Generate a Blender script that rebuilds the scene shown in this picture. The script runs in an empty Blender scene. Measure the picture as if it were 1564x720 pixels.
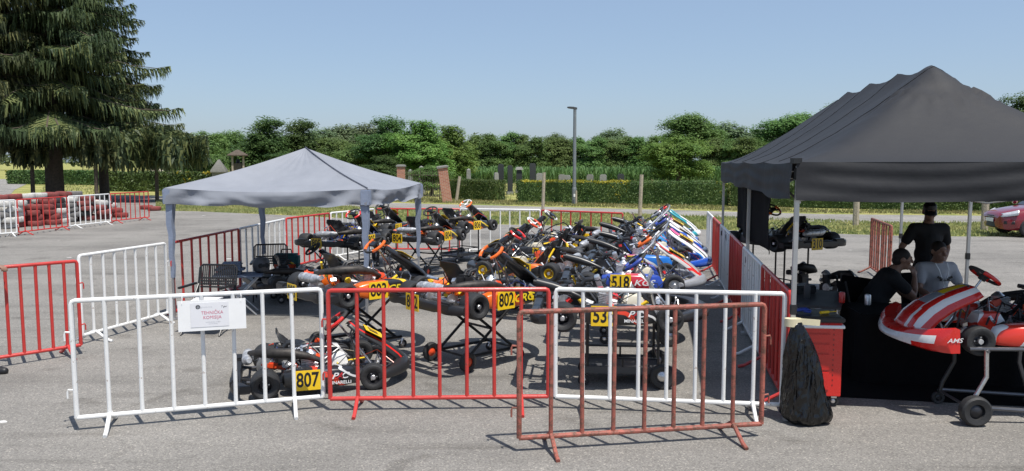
import bpy, bmesh, math, random
import numpy as np
from mathutils import Vector, Matrix, Euler, noise
R = math.radians
SC = bpy.context.scene
C = SC.collection
random.seed(7)
rng = np.random.default_rng(11)

# ------------------------------------------------------------------ camera, sky, sun, exposure
EYE, FOC, PITCH = 2.3, 1200.0, math.atan(112 / 1200)
cam_d = bpy.data.cameras.new('camera'); cam = bpy.data.objects.new('camera', cam_d); C.objects.link(cam)
cam_d.sensor_width = 36; cam_d.lens = 36 * FOC / 1564; cam_d.clip_start = 0.1; cam_d.clip_end = 6000
cam.location = (0, 0, EYE); cam.rotation_euler = (R(90) - PITCH, 0, 0)
SC.camera = cam
W = bpy.data.worlds.new('World'); SC.world = W; W.use_nodes = True
nt = W.node_tree
sky = nt.nodes.new('ShaderNodeTexSky'); sky.sky_type = 'NISHITA'; sky.sun_disc = False
TOSUN = Vector((0.27, -0.38, 1.13)).normalized()
sky.sun_elevation = math.asin(TOSUN.z); sky.sun_rotation = math.atan2(TOSUN.x, TOSUN.y)
sky.altitude = 100; sky.air_density = 1.0; sky.dust_density = 1.2; sky.ozone_density = 3.0
bg = nt.nodes['Background']; bg.inputs['Strength'].default_value = 0.10
hz_mix = nt.nodes.new('ShaderNodeMix'); hz_mix.data_type = 'RGBA'; hz_mix.inputs[0].default_value = .5   # hazy summer air over the clear sky
hz_mix.inputs[7].default_value = (2.75, 3.65, 5.1, 1)
nt.links.new(sky.outputs[0], hz_mix.inputs[6]); nt.links.new(hz_mix.outputs[2], bg.inputs[0])
sun_d = bpy.data.lights.new('sun', 'SUN'); sun_d.energy = 4.2; sun_d.angle = R(0.5); sun_d.color = (1, .955, .88)
sun = bpy.data.objects.new('sun', sun_d); C.objects.link(sun)
sun.rotation_euler = TOSUN.to_track_quat('Z', 'Y').to_euler(); sun.location = (5, -8, 30)
SC.view_settings.view_transform = 'Standard'; SC.view_settings.look = 'None'
SC.view_settings.exposure = 0.46; SC.view_settings.gamma = 1
SC.cycles.max_bounces = 6; SC.cycles.transparent_max_bounces = 8

# survey: where a line of sight at a given angle meets the height z
def gp(px, py, z=0.0):
    x = (px - 782) / FOC; y = (360 - py) / FOC
    d = Vector((x, math.cos(PITCH) + y * math.sin(PITCH), -math.sin(PITCH) + y * math.cos(PITCH)))
    t = (z - EYE) / d.z
    return Vector((d.x * t, d.y * t, z))
def at(px, Y, z=0.0):
    return Vector(((px - 782) / FOC * (Y * math.cos(PITCH) + (EYE - z) * math.sin(PITCH)), Y, z))
def zat(py, Y):
    y = (360 - py) / FOC
    return EYE + Y * (-math.sin(PITCH) + y * math.cos(PITCH)) / (math.cos(PITCH) + y * math.sin(PITCH))

# ------------------------------------------------------------------ mesh helpers
TXT = {}
def text_geo(s, size=1.0, bold=0.0, shear=0.0):
    k = (s, bold, shear)
    if k not in TXT:
        c = bpy.data.curves.new('txt', 'FONT'); c.body = s; c.size = 1; c.align_x = 'CENTER'; c.align_y = 'CENTER'
        c.offset = bold; c.shear = shear; c.resolution_u = 3
        o = bpy.data.objects.new('txt', c); C.objects.link(o)
        me = bpy.data.meshes.new_from_object(o.evaluated_get(bpy.context.evaluated_depsgraph_get()))
        TXT[k] = ([v.co.copy() for v in me.vertices], [tuple(p.vertices) for p in me.polygons])
        bpy.data.objects.remove(o); bpy.data.curves.remove(c); bpy.data.meshes.remove(me)
    v, f = TXT[k]
    return [p * size for p in v], f

class MB:
    def __init__(s): s.v = []; s.f = []; s.m = []
    def add(s, vs, fs, mi=0, M=None):
        b = len(s.v)
        s.v.extend([(M @ Vector(p)) if M else Vector(p) for p in vs])
        for f in fs: s.f.append(tuple(i + b for i in f)); s.m.append(mi)
        return s
    def box(s, c, d, mi=0, rot=None, bev=0.0):
        x, y, z = d[0] / 2, d[1] / 2, d[2] / 2
        M = Matrix.Translation(c)
        if rot: M = M @ Euler(rot).to_matrix().to_4x4()
        if bev:
            bm = bmesh.new(); bmesh.ops.create_cube(bm, size=1)
            bmesh.ops.scale(bm, vec=d, verts=bm.verts)
            bmesh.ops.bevel(bm, geom=bm.edges[:], offset=bev, segments=2, affect='EDGES')
            bm.verts.index_update()
            s.add([v.co.copy() for v in bm.verts], [tuple(v.index for v in f.verts) for f in bm.faces], mi, M); bm.free()
            return s
        vs = [(-x,-y,-z),(x,-y,-z),(x,y,-z),(-x,y,-z),(-x,-y,z),(x,-y,z),(x,y,z),(-x,y,z)]
        return s.add(vs, [(3,2,1,0),(4,5,6,7),(0,1,5,4),(1,2,6,5),(2,3,7,6),(3,0,4,7)], mi, M)
    def tube(s, pts, r, n=8, mi=0, closed=False, caps=True, flat=1.0):
        pts = [Vector(p) for p in pts]; k = len(pts)
        rs = r if isinstance(r, (list, tuple)) else [r] * k
        T = []
        for i in range(k):
            a = pts[(i - 1) % k] if (closed or i > 0) else pts[i]
            b = pts[(i + 1) % k] if (closed or i < k - 1) else pts[i]
            T.append((b - a).normalized())
        up = Vector((0, 0, 1)) if abs(T[0].z) < .9 else Vector((1, 0, 0))
        N = (up - T[0] * up.dot(T[0])).normalized()
        vs = []; 
        for i in range(k):
            N = (N - T[i] * N.dot(T[i]))
            N = N.normalized() if N.length > 1e-6 else T[i].orthogonal().normalized()
            B = T[i].cross(N)
            for j in range(n):
                a = 2 * math.pi * j / n
                vs.append(pts[i] + (N * math.cos(a) * flat + B * math.sin(a)) * rs[i])
        fs = []
        for i in range(k if closed else k - 1):
            i2 = (i + 1) % k
            for j in range(n):
                j2 = (j + 1) % n
                fs.append((i*n+j, i*n+j2, i2*n+j2, i2*n+j))
        if caps and not closed:
            fs.append(tuple(range(n))[::-1]); fs.append(tuple(range((k-1)*n, k*n)))
        return s.add(vs, fs, mi)
    def lathe(s, prof, n=20, mi=0, M=None, closed=False):
        # profile of (radius, height) turned about Z
        vs = []; k = len(prof)
        for (r, z) in prof:
            for j in range(n):
                a = 2 * math.pi * j / n; vs.append((r * math.cos(a), r * math.sin(a), z))
        fs = []
        for i in range(k if closed else k - 1):
            i2 = (i + 1) % k
            for j in range(n):
                j2 = (j + 1) % n; fs.append((i*n+j, i*n+j2, i2*n+j2, i2*n+j))
        if not closed:
            fs.append(tuple(range(n))[::-1]); fs.append(tuple(range((k-1)*n, k*n)))
        return s.add(vs, fs, mi, M)
    def cyl(s, a, b, r, n=12, mi=0): return s.tube([a, b], r, n, mi)
    def rings(s, rings, mi=0, caps=True, M=None):
        n = len(rings[0]); vs = [p for r in rings for p in r]; fs = []
        for i in range(len(rings) - 1):
            for j in range(n):
                j2 = (j + 1) % n; fs.append((i*n+j, i*n+j2, (i+1)*n+j2, (i+1)*n+j))
        if caps:
            fs.append(tuple(range(n))[::-1]); k = len(rings) - 1; fs.append(tuple(range(k*n, k*n+n)))
        return s.add(vs, fs, mi, M)
    def grid(s, fn, nu, nv, mi=0):
        vs = [fn(i / nu, j / nv) for j in range(nv + 1) for i in range(nu + 1)]
        fs = [(j*(nu+1)+i, j*(nu+1)+i+1, (j+1)*(nu+1)+i+1, (j+1)*(nu+1)+i) for j in range(nv) for i in range(nu)]
        return s.add(vs, fs, mi)
    def text(s, t, size, M, mi=0, sx=1.0, bold=0.0, shear=0.0):
        v, f = text_geo(t, size, bold, shear)
        return s.add([(p.x * sx, p.y, 0) for p in v], f, mi, M)
    def mesh(s, name, mats, smooth=True, ang=35):
        me = bpy.data.meshes.new(name); me.from_pydata([tuple(p) for p in s.v], [], s.f)
        for m in (mats if isinstance(mats, (list, tuple)) else [mats]): me.materials.append(m)
        me.polygons.foreach_set('material_index', s.m)
        if smooth:
            me.polygons.foreach_set('use_smooth', [True] * len(me.polygons)); me.set_sharp_from_angle(angle=R(ang))
        me.update(); return me
    def build(s, name, mats, parent=None, smooth=True, ang=35):
        return link(name, s.mesh(name, mats, smooth, ang), parent)

def link(name, me, parent=None):
    o = bpy.data.objects.new(name, me); C.objects.link(o)
    if parent: o.parent = parent
    return o
def tag(o, label=None, cat=None, group=None, kind=None):
    if label: o['label'] = label
    if cat: o['category'] = cat
    if group: o['group'] = group
    if kind: o['kind'] = kind
    return o
def thing(name, label, cat, loc=(0, 0, 0), rz=0.0, group=None):
    o = bpy.data.objects.new(name, None); C.objects.link(o); o.empty_display_size = .1
    o.location = loc; o.rotation_euler = (0, 0, rz); return tag(o, label, cat, group)
def leaf_mesh(name, Q, mats, mi=None):
    # Q: (N,4,3) array of quads
    n = Q.shape[0]; me = bpy.data.meshes.new(name)
    me.vertices.add(n * 4); me.loops.add(n * 4); me.polygons.add(n)
    me.vertices.foreach_set('co', Q.reshape(-1).astype(np.float32))
    me.loops.foreach_set('vertex_index', np.arange(n * 4, dtype=np.int32))
    me.polygons.foreach_set('loop_start', np.arange(0, n * 4, 4, dtype=np.int32))
    for m in mats: me.materials.append(m)
    if mi is not None: me.polygons.foreach_set('material_index', np.asarray(mi, dtype=np.int32))
    me.update(calc_edges=True); me.validate(); return me

# ------------------------------------------------------------------ materials
MATS = {}
def nodes(name):
    m = bpy.data.materials.new(name); m.use_nodes = True; t = m.node_tree
    return m, t, t.nodes['Principled BSDF']
def nn(t, typ, **kw):
    n = t.nodes.new(typ)
    for k, v in kw.items():
        if k.startswith('i_'):
            key = k[2:]; n.inputs[int(key) if key.isdigit() else key].default_value = v
        else: setattr(n, k, v)
    return n
def ramp(t, stops, interp='LINEAR'):
    n = t.nodes.new('ShaderNodeValToRGB'); n.color_ramp.interpolation = interp
    e = n.color_ramp.elements
    while len(e) < len(stops): e.new(0.5)
    for i, (p, c) in enumerate(stops):
        e[i].position = p; e[i].color = (*c, 1) if len(c) == 3 else c
    return n
def mat(name, col, rough=.5, metal=0.0, var=.12, scale=6.0, bump=0.0, bscale=60.0, coat=0.0, spec=None, wear=None, wear_amt=.0):
    if name in MATS: return MATS[name]
    m, t, b = nodes(name); L = t.links.new
    b.inputs['Roughness'].default_value = rough; b.inputs['Metallic'].default_value = metal
    if coat: b.inputs['Coat Weight'].default_value = coat; b.inputs['Coat Roughness'].default_value = .08
    if spec is not None: b.inputs['Specular IOR Level'].default_value = spec
    tc = nn(t, 'ShaderNodeTexCoord')
    no = nn(t, 'ShaderNodeTexNoise', i_Scale=scale, i_Detail=5.0, i_Roughness=.65); L(tc.outputs['Object'], no.inputs['Vector'])
    lo = tuple(c * (1 - var) for c in col); hi = tuple(min(1, c * (1 + var)) for c in col)
    rp = ramp(t, [(.3, lo), (.7, hi)]); L(no.outputs['Fac'], rp.inputs[0])
    out = rp.outputs[0]
    if wear:
        n2 = nn(t, 'ShaderNodeTexNoise', i_Scale=scale * 4, i_Detail=8.0, i_Roughness=.75); L(tc.outputs['Object'], n2.inputs['Vector'])
        r2 = ramp(t, [(.62 - wear_amt, (0, 0, 0)), (.68 - wear_amt * .6, (1, 1, 1))]); L(n2.outputs['Fac'], r2.inputs[0])
        mx = nn(t, 'ShaderNodeMix', data_type='RGBA'); L(r2.outputs[0], mx.inputs[0]); L(out, mx.inputs[6]); mx.inputs[7].default_value = (*wear, 1)
        out = mx.outputs[2]
    L(out, b.inputs['Base Color'])
    rr = nn(t, 'ShaderNodeMapRange', i_3=max(0, rough - .1), i_4=min(1, rough + .12)); L(no.outputs['Fac'], rr.inputs[0]); L(rr.outputs[0], b.inputs['Roughness'])
    if bump:
        nb = nn(t, 'ShaderNodeTexNoise', i_Scale=bscale, i_Detail=4.0); L(tc.outputs['Object'], nb.inputs['Vector'])
        bp = nn(t, 'ShaderNodeBump', i_Strength=bump, i_Distance=.02); L(nb.outputs['Fac'], bp.inputs['Height']); L(bp.outputs[0], b.inputs['Normal'])
    MATS[name] = m; return m
def livery(name, stops, ang=.5, scale=1.6, off=0.0, rough=.28, wob=.08):
    # printed bodywork graphics: slanted colour bands across the part
    m, t, b = nodes(name); L = t.links.new
    tc = nn(t, 'ShaderNodeTexCoord'); mp = nn(t, 'ShaderNodeMapping'); mp.inputs['Rotation'].default_value = (0, ang, 0)
    mp.inputs['Location'].default_value = (off, 0, 0); mp.inputs['Scale'].default_value = (scale, scale, scale)
    L(tc.outputs['Object'], mp.inputs['Vector'])
    no = nn(t, 'ShaderNodeTexNoise', i_Scale=2.0, i_Detail=1.0); L(mp.outputs[0], no.inputs['Vector'])
    sx = nn(t, 'ShaderNodeSeparateXYZ'); L(mp.outputs[0], sx.inputs[0])
    ad = nn(t, 'ShaderNodeMath', operation='MULTIPLY_ADD', i_1=wob * 4); L(no.outputs['Fac'], ad.inputs[0]); L(sx.outputs[0], ad.inputs[2])
    fr = nn(t, 'ShaderNodeMath', operation='FRACT'); L(ad.outputs[0], fr.inputs[0])
    rp = ramp(t, stops, 'CONSTANT'); L(fr.outputs[0], rp.inputs[0]); L(rp.outputs[0], b.inputs['Base Color'])
    b.inputs['Roughness'].default_value = rough; b.inputs['Coat Weight'].default_value = .4
    MATS[name] = m; return m
def foliage(name, dark, light, scale=1.2, trans=.25, rough=.55):
    m, t, b = nodes(name); L = t.links.new
    tc = nn(t, 'ShaderNodeTexCoord'); oi = nn(t, 'ShaderNodeObjectInfo')
    no = nn(t, 'ShaderNodeTexNoise', i_Scale=scale, i_Detail=4.0, i_Roughness=.6); L(tc.outputs['Object'], no.inputs['Vector'])
    rp = ramp(t, [(.3, dark), (.72, light)]); L(no.outputs['Fac'], rp.inputs[0])
    hs = nn(t, 'ShaderNodeHueSaturation'); L(rp.outputs[0], hs.inputs['Color'])
    mr = nn(t, 'ShaderNodeMapRange', i_3=.48, i_4=.52); L(oi.outputs['Random'], mr.inputs[0]); L(mr.outputs[0], hs.inputs['Hue'])
    mv = nn(t, 'ShaderNodeMapRange', i_3=.8, i_4=1.2); L(oi.outputs['Random'], mv.inputs[0]); L(mv.outputs[0], hs.inputs['Value'])
    L(hs.outputs[0], b.inputs['Base Color']); b.inputs['Roughness'].default_value = rough; b.inputs['Specular IOR Level'].default_value = .3
    tr = nn(t, 'ShaderNodeBsdfTranslucent'); L(hs.outputs[0], tr.inputs['Color'])
    mx = nn(t, 'ShaderNodeMixShader', i_0=trans); L(b.outputs[0], mx.inputs[1]); L(tr.outputs[0], mx.inputs[2])
    L(mx.outputs[0], t.nodes['Material Output'].inputs['Surface'])
    MATS[name] = m; return m

def asphalt(name, base, spots=True, fine=220):
    m, t, b = nodes(name); L = t.links.new
    tc = nn(t, 'ShaderNodeTexCoord')
    big = nn(t, 'ShaderNodeTexNoise', i_Scale=.35, i_Detail=6.0, i_Roughness=.6); L(tc.outputs['Object'], big.inputs['Vector'])
    mp = nn(t, 'ShaderNodeMapping'); mp.inputs['Scale'].default_value = (.12, .9, 1); mp.inputs['Rotation'].default_value = (0, 0, .16); L(tc.outputs['Object'], mp.inputs['Vector'])
    st = nn(t, 'ShaderNodeTexNoise', i_Scale=1.0, i_Detail=7.0, i_Roughness=.65); L(mp.outputs[0], st.inputs['Vector'])
    av = nn(t, 'ShaderNodeMath', operation='ADD'); L(big.outputs['Fac'], av.inputs[0]); L(st.outputs['Fac'], av.inputs[1])
    rp = ramp(t, [(.36, tuple(c * .66 for c in base)), (.5, base), (.64, tuple(c * 1.2 for c in base))])
    hv = nn(t, 'ShaderNodeMath', operation='MULTIPLY', i_1=.5); L(av.outputs[0], hv.inputs[0]); L(hv.outputs[0], rp.inputs[0])
    fi = nn(t, 'ShaderNodeTexNoise', i_Scale=fine, i_Detail=3.0, i_Roughness=.8); L(tc.outputs['Object'], fi.inputs['Vector'])
    fr = ramp(t, [(.3, (.62, .62, .62)), (.5, (1, 1, 1)), (.72, (1.35, 1.33, 1.28))]); L(fi.outputs['Fac'], fr.inputs[0])
    mu = nn(t, 'ShaderNodeMix', data_type='RGBA', blend_type='MULTIPLY', i_0=1.0); L(rp.outputs[0], mu.inputs[6]); L(fr.outputs[0], mu.inputs[7])
    out = mu.outputs[2]
    # coarse stones and darker oil marks
    mi = nn(t, 'ShaderNodeTexNoise', i_Scale=62.0, i_Detail=5.0, i_Roughness=.75); L(tc.outputs['Object'], mi.inputs['Vector'])
    mr = ramp(t, [(.30, (.66, .66, .66)), (.5, (1, 1, 1)), (.70, (1.3, 1.28, 1.22))]); L(mi.outputs['Fac'], mr.inputs[0])
    m2 = nn(t, 'ShaderNodeMix', data_type='RGBA', blend_type='MULTIPLY', i_0=1.0); L(out, m2.inputs[6]); L(mr.outputs[0], m2.inputs[7]); out = m2.outputs[2]
    oi = nn(t, 'ShaderNodeTexNoise', i_Scale=1.7, i_Detail=3.0, i_Distortion=.6); L(tc.outputs['Object'], oi.inputs['Vector'])
    orr = ramp(t, [(.60, (1, 1, 1)), (.74, (.66, .65, .64))]); L(oi.outputs['Fac'], orr.inputs[0])
    m3 = nn(t, 'ShaderNodeMix', data_type='RGBA', blend_type='MULTIPLY', i_0=1.0); L(out, m3.inputs[6]); L(orr.outputs[0], m3.inputs[7]); out = m3.outputs[2]
    gr = nn(t, 'ShaderNodeTexVoronoi', i_Scale=85.0); L(tc.outputs['Object'], gr.inputs['Vector']); gs = nn(t, 'ShaderNodeSeparateColor'); L(gr.outputs['Color'], gs.inputs[0])
    grr = ramp(t, [(.1, (.62, .62, .62)), (.5, (1, 1, 1)), (.93, (1.1, 1.1, 1.1)), (.97, (1.75, 1.72, 1.65))]); L(gs.outputs[0], grr.inputs[0])
    m7 = nn(t, 'ShaderNodeMix', data_type='RGBA', blend_type='MULTIPLY', i_0=.75); L(out, m7.inputs[6]); L(grr.outputs[0], m7.inputs[7]); out = m7.outputs[2]
    # faint rubber streaks from turning wheels
    mp3 = nn(t, 'ShaderNodeMapping'); mp3.inputs['Scale'].default_value = (.35, 3.2, 1); mp3.inputs['Rotation'].default_value = (0, 0, -.5); L(tc.outputs['Object'], mp3.inputs['Vector'])
    ts = nn(t, 'ShaderNodeTexNoise', i_Scale=1.1, i_Detail=4.0, i_Distortion=.5); L(mp3.outputs[0], ts.inputs['Vector'])
    tr_ = ramp(t, [(.60, (1, 1, 1)), (.70, (.80, .795, .79))]); L(ts.outputs['Fac'], tr_.inputs[0])
    m6 = nn(t, 'ShaderNodeMix', data_type='RGBA', blend_type='MULTIPLY', i_0=1.0); L(out, m6.inputs[6]); L(tr_.outputs[0], m6.inputs[7]); out = m6.outputs[2]
    # hairline cracks
    wn = nn(t, 'ShaderNodeTexNoise', i_Scale=1.3, i_Detail=5.0); L(tc.outputs['Object'], wn.inputs['Vector'])
    va = nn(t, 'ShaderNodeMix', data_type='RGBA', blend_type='LINEAR_LIGHT', i_0=.25); L(tc.outputs['Object'], va.inputs[6]); L(wn.outputs['Color'], va.inputs[7])
    vo = nn(t, 'ShaderNodeTexVoronoi', feature='DISTANCE_TO_EDGE', i_Scale=.24); L(va.outputs[2], vo.inputs['Vector'])
    cr = ramp(t, [(.0, (.78, .78, .78)), (.003, (1, 1, 1))]); L(vo.outputs['Distance'], cr.inputs[0])
    m4 = nn(t, 'ShaderNodeMix', data_type='RGBA', blend_type='MULTIPLY', i_0=.3); L(out, m4.inputs[6]); L(cr.outputs[0], m4.inputs[7]); out = m4.outputs[2]
    if spots:
        mp2 = nn(t, 'ShaderNodeMapping'); mp2.inputs['Scale'].default_value = (.75, 1.1, 1); L(tc.outputs['Object'], mp2.inputs['Vector'])
        wob = nn(t, 'ShaderNodeMix', data_type='RGBA', blend_type='LINEAR_LIGHT', i_0=.03)
        wn2 = nn(t, 'ShaderNodeTexNoise', i_Scale=9.0, i_Detail=3.0); L(tc.outputs['Object'], wn2.inputs['Vector'])
        L(mp2.outputs[0], wob.inputs[6]); L(wn2.outputs['Color'], wob.inputs[7])
        v2 = nn(t, 'ShaderNodeTexVoronoi', i_Scale=1.0); L(wob.outputs[2], v2.inputs['Vector'])
        sz = nn(t, 'ShaderNodeSeparateColor'); L(v2.outputs['Color'], sz.inputs[0])
        s1 = nn(t, 'ShaderNodeMapRange', i_1=.3, i_2=1.0, i_3=.0, i_4=.07); L(sz.outputs[0], s1.inputs[0])
        lt = nn(t, 'ShaderNodeMath', operation='LESS_THAN'); L(v2.outputs['Distance'], lt.inputs[0]); L(s1.outputs[0], lt.inputs[1])
        m5 = nn(t, 'ShaderNodeMix', data_type='RGBA'); L(lt.outputs[0], m5.inputs[0]); L(out, m5.inputs[6]); m5.inputs[7].default_value = (.55, .54, .52, 1); out = m5.outputs[2]
    L(out, b.inputs['Base Color']); b.inputs['Roughness'].default_value = .85; b.inputs['Specular IOR Level'].default_value = .35
    bp = nn(t, 'ShaderNodeBump', i_Strength=.5, i_Distance=.006); L(fi.outputs['Fac'], bp.inputs['Height']); L(bp.outputs[0], b.inputs['Normal'])
    MATS[name] = m; return m
def grassy(name):
    m, t, b = nodes(name); L = t.links.new
    tc = nn(t, 'ShaderNodeTexCoord')
    a = nn(t, 'ShaderNodeTexNoise', i_Scale=.45, i_Detail=7.0, i_Roughness=.7); L(tc.outputs['Object'], a.inputs['Vector'])
    r1 = ramp(t, [(.32, (.15, .19, .055)), (.5, (.28, .28, .10)), (.66, (.45, .38, .18))]); L(a.outputs['Fac'], r1.inputs[0])
    f = nn(t, 'ShaderNodeTexNoise', i_Scale=14.0, i_Detail=5.0, i_Roughness=.8); L(tc.outputs['Object'], f.inputs['Vector'])
    r2 = ramp(t, [(.3, (.6, .62, .55)), (.7, (1.3, 1.28, 1.2))]); L(f.outputs['Fac'], r2.inputs[0])
    mu = nn(t, 'ShaderNodeMix', data_type='RGBA', blend_type='MULTIPLY', i_0=1.0); L(r1.outputs[0], mu.inputs[6]); L(r2.outputs[0], mu.inputs[7])
    L(mu.outputs[2], b.inputs['Base Color']); b.inputs['Roughness'].default_value = .95; b.inputs['Specular IOR Level'].default_value = .15
    bp = nn(t, 'ShaderNodeBump', i_Strength=.8, i_Distance=.06); L(f.outputs['Fac'], bp.inputs['Height']); L(bp.outputs[0], b.inputs['Normal'])
    MATS[name] = m; return m

M = MATS
asphalt('asphalt', (.215, .204, .190)); asphalt('road_asphalt', (.25, .238, .22), spots=False); grassy('turf')
mat('white_paint', (.74, .74, .73), .38, var=.05, scale=5, wear=(.26, .17, .11), wear_amt=.025, bump=.08)
mat('red_paint', (.50, .042, .036), .34, var=.1, scale=5, wear=(.17, .06, .045), wear_amt=.03, bump=.08)
mat('rusty_paint', (.34, .10, .072), .6, var=.28, scale=4, wear=(.13, .06, .04), wear_amt=.16, bump=.25, bscale=90)
mat('rubber', (.022, .022, .023), .62, var=.25, scale=9, bump=.15, bscale=50)
mat('black_plastic', (.018, .018, .02), .36, var=.2)
mat('black_paint', (.014, .014, .015), .33, var=.2)
mat('carbon', (.03, .031, .034), .3, var=.25, scale=30, coat=.5)
mat('steel', (.62, .62, .63), .28, metal=1, var=.15, scale=20)
mat('alloy', (.74, .74, .75), .40, metal=1, var=.25, scale=18)
mat('cast_alloy', (.60, .60, .61), .5, metal=.75, var=.35, scale=25, bump=.2, bscale=80)
mat('dark_rim', (.04, .04, .045), .35, metal=.6)
mat('exhaust', (.045, .040, .037), .55, metal=.5, var=.5, scale=14, bump=.1)
mat('frame_grey', (.14, .14, .15), .35, metal=.7)
mat('yellow_plate', (.86, .56, .02), .35, var=.04)
mat('ink', (.012, .012, .014), .45, var=.05)
mat('white_print', (.8, .8, .8), .4, var=.03)
mat('red_print', (.55, .03, .04), .45, var=.05)
mat('yellow_print', (.85, .65, .03), .4, var=.03)
mat('orange', (.78, .14, .015), .32, var=.06, coat=.3)
mat('orange_red', (.72, .075, .02), .3, var=.06, coat=.3)
mat('red_gloss', (.62, .02, .015), .25, var=.05, coat=.5)
mat('blue_gloss', (.02, .08, .42), .25, var=.06, coat=.5)
mat('white_gloss', (.75, .75, .74), .25, var=.03, coat=.4)
mat('tank_white', (.62, .58, .47), .35, var=.06)
mat('wire_blue', (.03, .06, .3), .4)
mat('grip', (.03, .03, .03), .75, bump=.2)
mat('screen', (.01, .012, .016), .12, var=.05)
mat('grey_canvas', (.232, .245, .278), .62, var=.06, scale=3, bump=.12, bscale=14, spec=.3)
mat('grey_sleeve', (.23, .27, .36), .65, var=.1, scale=5, bump=.2, bscale=25)
mat('seam', (.07, .075, .1), .7)
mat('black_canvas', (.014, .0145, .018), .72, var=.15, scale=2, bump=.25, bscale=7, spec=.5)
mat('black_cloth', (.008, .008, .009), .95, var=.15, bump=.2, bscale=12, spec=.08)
mat('tent_pole', (.5, .5, .51), .38, metal=.85, var=.08)
mat('bag', (.006, .006, .007), .11, var=.2, bump=.45, bscale=9)
mat('concrete', (.18, .178, .165), .9, var=.2, scale=8, bump=.3)
mat('weathered_wood', (.36, .31, .24), .85, var=.3, scale=12, bump=.4, bscale=30)
mat('granite_dark', (.02, .023, .025), .55, var=.3, scale=20)
mat('stone_pale', (.22, .22, .205), .8, var=.2, scale=10, bump=.2)
mat('bark', (.085, .066, .05), .95, var=.4, scale=8, bump=.8, bscale=14)
mat('bark_grey', (.12, .105, .085), .95, var=.35, scale=8, bump=.7, bscale=14)
mat('lamp_grey', (.21, .23, .25), .5, metal=.4)
mat('skin', (.27, .15, .105), .5, var=.1, scale=20)
mat('hair', (.018, .014, .012), .7)
mat('black_shirt', (.014, .014, .016), .85, var=.2)
mat('white_shirt', (.46, .46, .49), .85, var=.05)
mat('jeans', (.20, .25, .36), .85, var=.12, scale=12)
mat('dark_trousers', (.05, .05, .06), .85)
mat('mesh_black', (.02, .02, .022), .6)
mat('grey_blue_fabric', (.13, .16, .22), .8, var=.15)
mat('car_red', (.20, .010, .020), .22, var=.04, coat=.9)
mat('glass_dark', (.02, .024, .028), .06)
mat('lens', (.42, .44, .47), .08, var=.25, scale=14, coat=.8)
def bag_mat():
    m, t, b = nodes('bag_film'); L = t.links.new; tc = nn(t, 'ShaderNodeTexCoord'); mp = nn(t, 'ShaderNodeMapping'); mp.inputs['Rotation'].default_value = (.3, .5, .2); mp.inputs['Scale'].default_value = (1.6, 1.6, .55); L(tc.outputs['Object'], mp.inputs[0])
    h = None
    for sc_, am in ((3.2, 1.0), (8.0, .5), (17.0, .12)):
        no = nn(t, 'ShaderNodeTexNoise', i_Scale=float(sc_), i_Detail=1.0, i_Distortion=.8); L(mp.outputs[0], no.inputs['Vector'])
        a = nn(t, 'ShaderNodeMath', operation='SUBTRACT', i_1=.5); L(no.outputs['Fac'], a.inputs[0]); c = nn(t, 'ShaderNodeMath', operation='ABSOLUTE'); L(a.outputs[0], c.inputs[0])
        d = nn(t, 'ShaderNodeMath', operation='MULTIPLY', i_1=-am); L(c.outputs[0], d.inputs[0])
        if h: e = nn(t, 'ShaderNodeMath', operation='ADD'); L(h.outputs[0], e.inputs[0]); L(d.outputs[0], e.inputs[1]); h = e
        else: h = d
    bp = nn(t, 'ShaderNodeBump', i_Strength=1.0, i_Distance=.085); L(h.outputs[0], bp.inputs['Height']); L(bp.outputs[0], b.inputs['Normal'])
    b.inputs['Base Color'].default_value = (.004, .004, .0045, 1); b.inputs['Roughness'].default_value = .17; b.inputs['Specular IOR Level'].default_value = .5; MATS['bag'] = m
del MATS['bag']; bag_mat()
mat('tape', (.62, .56, .38), .5)
mat('dark_plastic_grey', (.05, .052, .056), .5)
mat('soil', (.2, .15, .09), .95, var=.3)
mat('roof_tile', (.42, .16, .10), .85, var=.2)
mat('plaster', (.55, .5, .42), .9)
# ------------------------------------------------------------------ ground sheets
def sheet(name, pts, z, m, kind='structure'):
    b = MB(); b.add([(p[0], p[1], z) for p in pts], [tuple(range(len(pts)))])
    return tag(b.build(name, m, smooth=False), kind=kind)
def area(pts):
    return sum(pts[i][0]*pts[(i+1)%len(pts)][1]-pts[(i+1)%len(pts)][0]*pts[i][1] for i in range(len(pts)))
def ccw(pts): return pts if area(pts) > 0 else pts[::-1]
sheet('ground', [(-2500, -400), (2500, -400), (2500, 4000), (-2500, 4000)], -.03, M['turf'])
lot_edge = [gp(x, y) for x, y in ((238, 322), (300, 323), (370, 326), (436, 329), (530, 334), (640, 340), (800, 344), (950, 347), (1150, 353), (1300, 358), (1400, 361), (1564, 362))]
road_near = [gp(x, y) for x, y in ((238, 306), (400, 309), (520, 314), (640, 321), (820, 324), (1000, 327), (1260, 339), (1420, 340), (1564, 341))]
road_far = [gp(x, y) for x, y in ((238, 299), (400, 303), (640, 311), (1000, 320), (1260, 327), (1564, 330))]
def ext(a, b, d):
    v = (b - a).normalized(); return b + v * d
rn_end, rf_end, le_end = ext(road_near[-2], road_near[-1], 60), ext(road_far[-2], road_far[-1], 60), ext(lot_edge[-2], lot_edge[-1], 60)
LOT = [(-70, -30), (70, -30), (le_end.x, le_end.y)] + [(p.x, p.y) for p in reversed(lot_edge)] + [(road_near[0].x, road_near[0].y), (-38, 56), (-70, 56)]
sheet('parking_lot', ccw(LOT), 0, M['asphalt'])
ROAD = [(p.x, p.y) for p in road_near] + [(rn_end.x, rn_end.y), (rf_end.x, rf_end.y)] + [(p.x, p.y) for p in reversed(road_far)] + [(-34, 57), (-70, 60), (-70, 52), (-36, 50)]
sheet('road', ccw(ROAD), -.012, M['road_asphalt'])
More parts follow.
